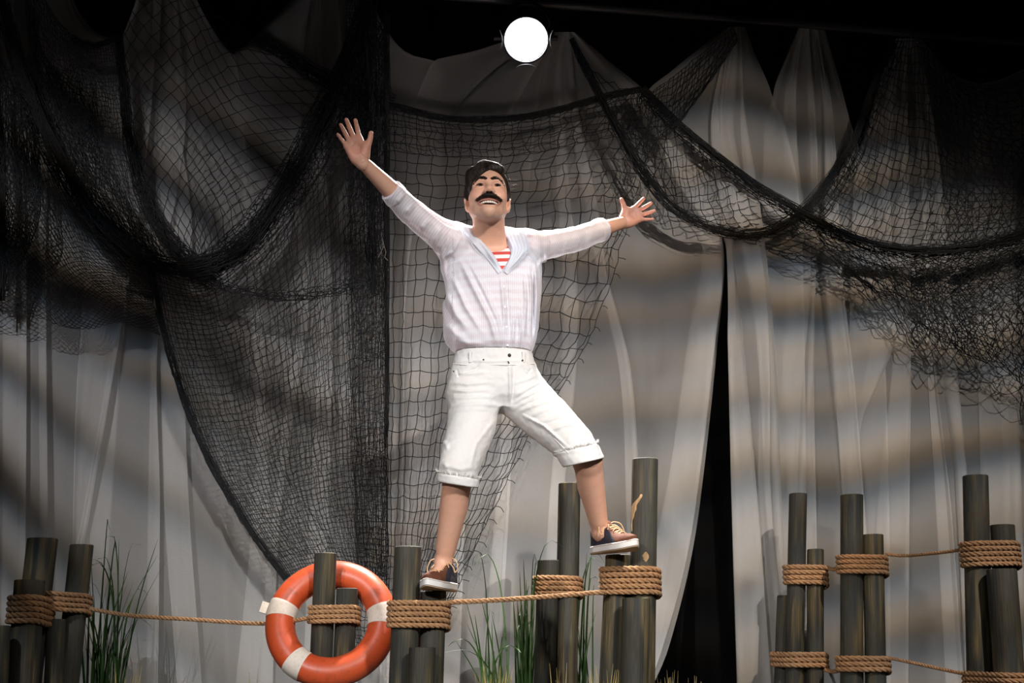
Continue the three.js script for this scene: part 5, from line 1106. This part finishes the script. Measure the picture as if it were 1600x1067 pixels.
{
  const g = body(shirtF, V(-0.54, at(0, 556, 4.9).y, -5.44), V(0.50, 2.42, -4.62), 0.0055, null, shirtUV);
  const shirt = part('shirt', g, shirtMat, man, personBase); shirt.userData.label = 'sheer white striped shirt, open at the neck';
  const btn = new THREE.MeshStandardMaterial({ color: lin(0.75, 0.75, 0.78), roughness: 0.3 });
  for (const [x, y] of [[787, 447], [789, 478], [791, 509], [793, 536]]) {
    const p = at(x, y, 4.86); let z = p.z; for (let i = 0; i < 40; i++) { const d = shirtF(p.x, p.y, z); z -= d * 0.8; }
    part('button', new THREE.CylinderGeometry(0.005, 0.0054, 0.0022, 16).rotateX(Math.PI / 2).translate(p.x, p.y, z + 0.001), btn, shirt, personBase);
  }
  // collar and lapels: folded bands lying on the open neck
  const front = (x, y, lift) => { const p = at(x, y, 4.86); let z = -4.62; for (let i = 0; i < 60; i++) { const d = shirtF(p.x, p.y, z); if (d < 0.0008) break; z -= Math.min(d * 0.7, 0.02); } z = Math.max(z, -5.10); const q = at(x, y, -z); return V(q.x, q.y, z + lift); };
  const lapel = (inner, outer, puff) => {
    const A = new THREE.CatmullRomCurve3(inner.map(([x, y]) => V(x, y, 0))), B = new THREE.CatmullRomCurve3(outer.map(([x, y]) => V(x, y, 0))), nu = 12, nv = 26, top = [], pos = [], idx = [], uv = [];
    for (let j = 0; j <= nv; j++) for (let i = 0; i <= nu; i++) { const v = j / nv, u = i / nu, a = A.getPoint(v), b = B.getPoint(v), q = front(mix(a.x, b.x, u), mix(a.y, b.y, u), 0.003 + puff * Math.sin(Math.PI * Math.min(1, u * 1.15 + 0.05)) * Math.sin(Math.PI * (0.15 + 0.8 * v)) + 0.002 * nz(u * 3, v * 5, puff * 90)); top.push(q); }
    // even out steps of the neck opening
    for (let it = 0; it < 3; it++) for (let j = 1; j < nv; j++) for (let i = 0; i <= nu; i++) { const k = j * (nu + 1) + i; top[k].z = 0.5 * top[k].z + 0.25 * (top[k - nu - 1].z + top[k + nu + 1].z); }
    for (const dz of [0.0012, -0.0012]) top.forEach((q, k) => { pos.push(q.x, q.y, q.z + dz); uv.push((k % (nu + 1)) / nu * 0.35, Math.floor(k / (nu + 1)) / nv * 0.8); });
    const n = top.length;
    for (let j = 0; j < nv; j++) for (let i = 0; i < nu; i++) { const k = j * (nu + 1) + i; idx.push(k, k + nu + 1, k + 1, k + 1, k + nu + 1, k + nu + 2, n + k, n + k + 1, n + k + nu + 1, n + k + 1, n + k + nu + 2, n + k + nu + 1); }
    return geometry(pos, idx, uv);
  };
  part('lapel', lapel([[787, 361], [792, 375], [799, 392], [797, 404], [787, 424]], [[818, 361], [824, 374], [826, 390], [815, 406], [793, 429]], 0.011), shirtMat, shirt, personBase);
  part('lapel', lapel([[738, 357], [751, 375], [765, 390], [776, 406], [784, 424]], [[716, 353], [731, 372], [747, 389], [764, 408], [779, 428]], 0.007), shirtMat, shirt, personBase);
  // the striped vest under it
  const stripes = texture(8, 128, (u, v) => { const f = v % 1; return f < 0.47 ? [0.80, 0.30, 0.27] : [0.93, 0.90, 0.90]; });
  const neckY = at(768, 391, 4.91).y;
  const vestF = (x, y, z) => { let d = smin(trunkVest(x, y, z), shoulders(x, y, z) - 0.004, 0.03); d = Math.max(d, smin(shirtTrunk(x, y, z), shirtTop(x, y, z), 0.05) + 0.006); const dx = (x - J.neck.x - 0.02) / 0.058; return smax(d, Math.min(y - (neckY + 0.16 * dx * dx * dx * dx * 0.2 + 0.012 * dx * dx), 0.2), 0.004); };
  const trunkVest = trunk([[384, 718, 824, 0.098, 5.015], [410, 700, 838, 0.122, 5.015], [440, 699, 839, 0.122, 5.005], [480, 703, 835, 0.117, 5.005], [520, 711, 829, 0.11, 5.01], [556, 714, 828, 0.108, 5.015]]);
  const vest = body(vestF, V(-0.28, at(0, 553, 4.9).y, -5.2), V(0.26, 2.36, -4.8), 0.006, null, (x, y, z) => [x * 4, (neckY - y + 0.055 * (x - 0.0)) / 0.0335]);
  part('striped_vest', vest, new THREE.MeshStandardMaterial({ map: stripes, roughness: 0.85, bumpMap: clothBump, bumpScale: 0.0006 }), man, personBase).userData.label = 'red and white striped vest showing at the open neck';
}
// trousers cut off and turned up at the knee
const denimBump = (() => { const n = tileNoise(128, 128, [128, 128], 15), m = tileNoise(128, 128, [20, 20], 16); return texture(128, 128, (u, v) => 0.6 * n(u, v) + 0.3 * m(u, v) + 0.1 * Math.sin((u + v) * 200), false); })();
const denim = new THREE.MeshPhysicalMaterial({ color: lin(0.68, 0.68, 0.68), roughness: 0.85, bumpMap: denimBump, bumpScale: 0.0006, sheen: 0.15, sheenColor: new THREE.Color(1, 1, 1) });
const seamMat = new THREE.MeshStandardMaterial({ color: lin(0.80, 0.79, 0.77), roughness: 0.9 });
{
  const hipsF = trunk([[546, 711.5, 831.5, 0.118, 5.01], [560, 709.5, 834, 0.121, 5.01], [580, 704, 841, 0.124, 5.01], [600, 701, 850, 0.126, 5.01], [622, 699, 858, 0.120, 5.015], [640, 712, 850, 0.09, 5.02]], 2.4);
  const hemR = at(717, 758, 4.80), hemL = at(917, 722, 4.84);
  const axR = J.ankleR.clone().sub(J.kneeR).normalize().lerp(J.kneeR.clone().sub(J.hipR).normalize(), 0.35).normalize(), axL = V(0.22, -0.97, -0.12).normalize();
  const thR = chain([at(741, 618, 4.985), at(737, 665, 4.93), J.kneeR.clone().add(V(0, 0.02, 0)), hemR.clone().addScaledVector(axR, 0.03)], [0.100, 0.096, 0.0755, 0.0735]);
  const thL = chain([at(812, 618, 5.02), at(852, 652, 4.96), at(896, 692, 4.88), hemL.clone().addScaledVector(axL, 0.04)], [0.098, 0.098, 0.079, 0.071]);
  const pf = folds([
    [[[700, 594], [730, 600], [775, 596]], 3, 3.5], [[[699, 606], [730, 612], [770, 608]], 3, 3.5], [[[698, 620], [735, 622], [785, 618]], 3, 3], [[[699, 634], [740, 634], [790, 630]], 3.5, 3.5], [[[702, 580], [735, 583], [770, 580]], 3, 2.5], [[[698, 645], [735, 642], [770, 640]], 3, 2.5],
    [[[797, 630], [830, 615], [860, 600]], 3.2, 4.5], [[[797, 638], [835, 622], [876, 606]], 3.2, 4.5], [[[800, 645], [840, 632], [884, 620]], 3.4, 4.5], [[[818, 655], [850, 642], [893, 636]], 3.4, 3.5], [[[799, 622], [825, 606], [850, 590]], 3, 3.5], [[[838, 664], [868, 655], [900, 650]], 3.2, 3.5], [[[855, 678], [880, 668], [910, 668]], 3.2, 3.5], [[[800, 600], [826, 590], [842, 580]], 3, 2.5],
    [[[796, 560], [797, 600], [797, 636]], 2.4, 4.5], [[[802, 562], [803, 600], [799, 630]], 1.6, -3], [[[780, 644], [745, 700], [735, 745]], 3, 2.5],
    [[[806, 640], [850, 668], [895, 712]], 2.2, 4.5], [[[700, 735], [722, 742], [745, 736]], 4, 4], [[[694, 728], [700, 735], [702, 742]], 4, 4], [[[690, 690], [700, 700], [700, 712]], 3.5, 3],
    [[[712, 569], [716, 585], [744, 575], [752, 566]], 1.6, -2.5], [[[832, 569], [826, 580], [812, 566]], 1.6, -2.5], [[[706, 561], [770, 564], [836, 561]], 2, 2.2],
  ], 4.88);
  const pantsF = (x, y, z) => {
    let d = smin(hipsF(x, y, z), Math.min(thR(x, y, z), thL(x, y, z)), 0.035);
    if (Math.abs(d) > 0.08) return d;
    const sR = (x - hemR.x) * axR.x + (y - hemR.y) * axR.y + (z - hemR.z) * axR.z, sL = (x - hemL.x) * axL.x + (y - hemL.y) * axL.y + (z - hemL.z) * axL.z, right = x > 0.09 && y < 1.45;
    d -= 1.9 * pf(x, y) + 0.002 * nz(x * 20, y * 34, z * 20) + 0.0012 * nz(x * 50, y * 60, z * 50);
    if (right) { d -= 0.0055 * sstep(-0.060, -0.056, sL + 0.004 * nz(x * 40, 1, z * 40)); d = smax(d, sL, 0.006); } else if (y < 1.42) { d -= 0.0055 * sstep(-0.034, -0.030, sR + 0.004 * nz(x * 40, 2, z * 40)); d = smax(d, sR, 0.006); }
    return d;
  };
  const legGap = (x, y, z) => pantsF(x, y, z);
  const g = body(legGap, V(-0.30, hemR.y - 0.05, -5.2), V(0.40, at(0, 546, 4.88).y + 0.012, -4.7), 0.0055, null, (x, y, z) => [x * 14 + z * 5, y * 14]);
  const trousers = part('trousers', g, denim, man, personBase); trousers.userData.label = 'white denim trousers cut off and turned up at the knees';
  const onCloth = (x, y, lift = 0) => { const p = at(x, y, 4.84); let z = p.z; for (let i = 0; i < 40; i++) z -= pantsF(p.x, p.y, z) * 0.8; const s = (-z) / 4.84; const q = at(x, y, -z); return V(q.x, q.y, z + lift); };
  const dark = new THREE.MeshStandardMaterial({ color: lin(0.02, 0.02, 0.024), roughness: 0.35, metalness: 0.7 });
  for (const [x, y, r, n] of [[796, 555, 0.0068, 'waist_button'], [755.5, 562, 0.0034, 'rivet'], [816.5, 563, 0.0034, 'rivet'], [708.5, 580, 0.003, 'rivet'], [794.5, 566, 0.004, 'zip_pull']]) {
    const p = onCloth(x, y), geo = n === 'zip_pull' ? new RoundedBoxGeometry(0.005, 0.011, 0.003, 2, 0.001).rotateZ(0.5) : lathe([[0.0005, 0.003], [r * 0.6, 0.003], [r, 0.0012], [r, -0.003]], 20).rotateX(Math.PI / 2);
    part(n, geo.translate(p.x, p.y, p.z + 0.001), dark, trousers, personBase);
  }
  // belt loops, waistband seam
  for (const [x, y] of [[735, 556], [818, 556]]) { const p = onCloth(x, y, 0.002); part('belt_loop', new RoundedBoxGeometry(0.011, 0.046, 0.004, 2, 0.0015).translate(p.x, p.y - 0.004, p.z + 0.001), denim, trousers, personBase); }
  const fly = new Tubes(); fly.tube(smooth([onCloth(803, 570, 0), onCloth(804, 590, 0), onCloth(803, 612, 0), onCloth(797, 630, 0)], 24), 0.0013, 5); fly.tube(smooth([708, 725, 745, 770, 795, 820, 836].map((x) => onCloth(x, 570 + (x < 720 ? -2 : x > 820 ? -3 : 0), 0)), 40), 0.0012, 5);
  fly.tube(smooth([[806, 641], [826, 652], [848, 669], [872, 691], [888, 708]].map(([x, y]) => onCloth(x, y, 0)), 30), 0.0016, 5);
  part('seam', fly.get(), seamMat, trousers, personBase);
  // frayed edge of the turn-ups
  const fr = new Tubes();
  for (const [hem, ax, off] of [[hemR, axR, -0.033], [hemL, axL, -0.059]]) {
    const u = V(1, 0, 0).addScaledVector(ax, -ax.x).normalize(), w = ax.clone().cross(u);
    for (let k = 0; k < 260; k++) {
      const a = rr(0, 6.283), dir = u.clone().multiplyScalar(Math.cos(a)).addScaledVector(w, Math.sin(a)), c = hem.clone().addScaledVector(ax, off);
      let r = 0.11; for (let i = 0; i < 16; i++) { const q = c.clone().addScaledVector(dir, r); r -= pantsF(q.x, q.y, q.z) * 0.85; }
      if (r < 0.03 || r > 0.11) continue;
      const s = c.addScaledVector(dir, r - 0.001), l = rr(0.005, 0.020);
      fr.tube([s, s.clone().addScaledVector(ax, -l * 0.5).addScaledVector(dir, l * 0.4), s.clone().addScaledVector(ax, -l * rr(0.4, 1)).addScaledVector(dir, l * rr(0.4, 0.9)).add(V(rr(-0.003, 0.003), 0, rr(-0.003, 0.003)))], 0.0009, 3);
    }
  }
  tag(part('frayed_hem', fr.get(), seamMat, trousers, personBase), null, null, null, 'stuff');
}
// --- shoes: built along z (toe forward), then set on the feet
const rubber = new THREE.MeshPhysicalMaterial({ color: lin(0.80, 0.80, 0.80), roughness: 0.42, clearcoat: 0.2 }), gum = new THREE.MeshStandardMaterial({ color: lin(0.42, 0.31, 0.20), roughness: 0.7 });
const brown = new THREE.MeshPhysicalMaterial({ color: lin(0.125, 0.048, 0.028), roughness: 0.75, specularIntensity: 0.35, bumpMap: denimBump, bumpScale: 0.0006 }), navy = new THREE.MeshStandardMaterial({ color: lin(0.020, 0.019, 0.034), roughness: 0.9, bumpMap: denimBump, bumpScale: 0.001 });
const laceMat = new THREE.MeshStandardMaterial({ color: lin(0.62, 0.40, 0.22), roughness: 0.8 });
function shoe(toe, heel, side, ankle, label) {
  const len = 0.292, fwd = toe.clone().sub(heel).normalize(), up = V(0, 1, 0).addScaledVector(fwd, -fwd.y).normalize(), right = up.clone().cross(fwd);
  const M = new THREE.Matrix4().makeBasis(right, up, fwd).setPosition(heel.clone().addScaledVector(fwd, -0.01));
  const half = (t) => 0.0505 * Math.pow(Math.sin(Math.PI * Math.pow(clamp(t, 0.0001, 0.9999), 1.18) * 0.93 + 0.09), 0.38) * (0.86 + 0.20 * sstep(0.25, 0.75, t)), tip = (t) => Math.min(1, Math.pow(2.7 * Math.sqrt(Math.max(1e-5, t * (1 - t))), 0.8));
  const cen = (t) => side * 0.006 * Math.sin(t * 3.0), rise = (t) => 0.011 * Math.pow(Math.max(0, t - 0.72) / 0.28, 2);
  const g = new THREE.Group(); g.name = 'shoe'; man.add(g); g.userData.label = label;
  // sole: rounded outline raised in rows
  const outline = (k) => { const p = []; for (let i = 0; i < 72; i++) { const a = i / 72 * 2 * Math.PI, t = 0.5 - 0.5 * Math.cos(a), w = half(t) * (t < 0.06 || t > 0.94 ? 1 : 1) * k; p.push([cen(t) + Math.sign(Math.sin(a)) * w * tip(t), t * len, rise(t)]); } return p; };
  const stack = (rows, cap) => { const pos = [], idx = []; rows.forEach(([y, k]) => outline(k).forEach(([x, z, r]) => pos.push(x, y + r, (z - len / 2) * (0.94 + 0.06 * k) + len / 2))); for (let j = 0; j < rows.length - 1; j++) for (let i = 0; i < 72; i++) { const a = j * 72 + i, b = j * 72 + (i + 1) % 72; idx.push(a, b, a + 72, b, b + 72, a + 72); } const c = pos.length / 3; pos.push(0, rows[0][0], len / 2); for (let i = 0; i < 72; i++) idx.push(c, (i + 1) % 72, i); return geometry(pos, idx); };
  part('sole', stack([[0.004, 0.97], [0.0065, 1.005], [0.027, 1.0], [0.030, 0.975], [0.030, 0.5], [0.030, 0.05]]).applyMatrix4(M), rubber, g, personBase).userData.label = 'white rubber sole';
  part('outsole', stack([[0.0, 0.90], [0.0005, 0.955], [0.0045, 0.965]]).applyMatrix4(M), gum, g, personBase).userData.label = 'gum underside';
  part('foxing_line', new THREE.TubeGeometry(new THREE.CatmullRomCurve3(outline(1.006).map(([x, z, r]) => V(x, 0.026 + r, (z - len / 2) + len / 2)), true), 140, 0.0009, 5, true).applyMatrix4(M), gum, g, personBase);
  // upper as a field: height over the length, opening at the ankle
  const hgt = (t) => (t < 0.12 ? mix(0.100, 0.098, t / 0.12) : t < 0.42 ? mix(0.098, 0.106, sstep(0.12, 0.42, t)) : t < 0.8 ? mix(0.103, 0.066, sstep(0.38, 0.80, t)) : mix(0.066, 0.050, sstep(0.8, 1, t)));
  const upF = (x, y, z) => {
    const t = z / len, r = rise(t), w = half(t) * tip(clamp(t, 0.001, 0.97)) * 0.95, yy = clamp((y - r - 0.022) / (hgt(clamp(t, 0, 1)) - 0.022), 0, 1.2), ww = w * Math.pow(Math.max(0, 1 - Math.pow(yy, 2.4) * (t < 0.45 ? 0.10 : mix(0.10, 0.98, sstep(0.45, 0.62, t)))), 0.5);
    const dx = Math.abs(x - cen(t)) - Math.max(ww, 0.0), dy = Math.max(y - r - hgt(clamp(t, 0, 1)), 0.02 - y), dz = Math.max(-z + 0.004, z - len + 0.006);
    return smax(smax(dx * 0.8, dy, 0.012), dz, 0.014);
  };
  const open = ell(V(0, 0.128, 0.074), 0.0300, 0.052, 0.056), upper = (x, y, z) => smax(upF(x, y, z), -open(x, y, z), 0.006) - 0.0006 * nz(x * 60, y * 60, z * 60);
  const ug = body(upper, V(-0.07, 0.01, -0.012), V(0.07, 0.125, 0.30), 0.0042, null, (x, y, z) => [x * 20 + y * 9, z * 20]);
  const isVamp = (x, y, z) => z > 0.205 - 1.15 * Math.max(0, y - 0.034) + 0.25 * Math.abs(x) || (Math.abs(x - cen(z / len)) < 0.017 && z > 0.115);
  part('vamp', pickTriangles(ug, isVamp).applyMatrix4(M), brown, g, personBase).userData.label = 'brown leather toe and tongue';
  part('quarter', pickTriangles(ug, (x, y, z) => !isVamp(x, y, z)).applyMatrix4(M), navy, g, personBase).userData.label = 'dark navy canvas side and heel';
  const tongue = body(ell(V(0, 0.108, 0.123), 0.024, 0.026, 0.009, new THREE.Euler(-0.7, 0, 0)), V(-0.04, 0.07, 0.08), V(0.04, 0.15, 0.17), 0.004);
  part('tongue', tongue.applyMatrix4(M), brown, g, personBase);
  // laces
  const T = new Tubes(), drop = (x, z) => { let y = 0.13; for (let i = 0; i < 30; i++) y -= Math.max(upF(x, y, z), 0) * 0.7 + (upF(x, y, z) > 0 ? 0.0004 : 0); return y + 0.0018; };
  const P = (x, z, l = 0) => V(x, drop(x, z) + l, z);
  for (let k = 0; k < 5; k++) { const z = 0.128 + k * 0.0175, w = 0.021 - k * 0.0008; T.tube(smooth([P(-w, z), P(-w * 0.4, z + 0.003, 0.002), P(w * 0.4, z + 0.0065, 0.003), P(w, z + 0.010)], 12), 0.0021, 6, true); T.tube(smooth([P(w, z), P(w * 0.4, z + 0.003, 0.001), P(-w * 0.4, z + 0.0065, 0.002), P(-w, z + 0.010)], 12), 0.0021, 6, true); }
  const k0 = P(0, 0.128, 0.004);
  for (const s of [-1, 1]) T.tube(smooth([k0, V(s * 0.02, k0.y + 0.014, k0.z - 0.004), V(s * 0.050, k0.y + 0.008, k0.z + 0.004), V(s * 0.062, k0.y - 0.026, k0.z + 0.012), V(s * 0.054, k0.y - 0.040, k0.z + 0.016), V(s * 0.046, k0.y - 0.022, k0.z + 0.014), V(s * 0.022, k0.y + 0.000, k0.z + 0.010), k0], 40), 0.0021, 6, true);
  for (const s of [-1, 1]) T.tube(smooth([k0, V(s * 0.018, k0.y - 0.002, k0.z + 0.016), V(s * 0.036, k0.y - 0.022, k0.z + 0.034)], 14), 0.0021, 6, true);
  T.tube([V(-0.004, k0.y, k0.z - 0.003), V(0.004, k0.y + 0.001, k0.z + 0.003)], 0.0045, 8, true);
  part('lace', T.get().applyMatrix4(M), laceMat, g, personBase).userData.label = 'tan lace tied in a bow';
  const ey = new Tubes(); for (let k = 0; k < 5; k++) for (const s of [-1, 1]) { const z = 0.128 + k * 0.0175, c = P(s * 0.0225, z, -0.0008); ey.tube([c, c.clone().add(V(0, 0.0016, 0))], 0.0028, 8, true); }
  part('eyelets', ey.get().applyMatrix4(M), lampMetal, g, personBase);
}
shoe(V(-0.312, p7.top.y + 0.003, -4.785), V(-0.224, p7.top.y + 0.001, -5.045), -1, J.ankleR, 'brown and navy shoe on the foot beside the orange ring');
shoe(at(984, 868, 4.96).setY(p12.top.y + 0.007), at(926, 872, 5.16).setY(p12.top.y + 0.002), 1, J.ankleL, 'brown and navy shoe on the raised foot');

renderer.render(scene, camera);
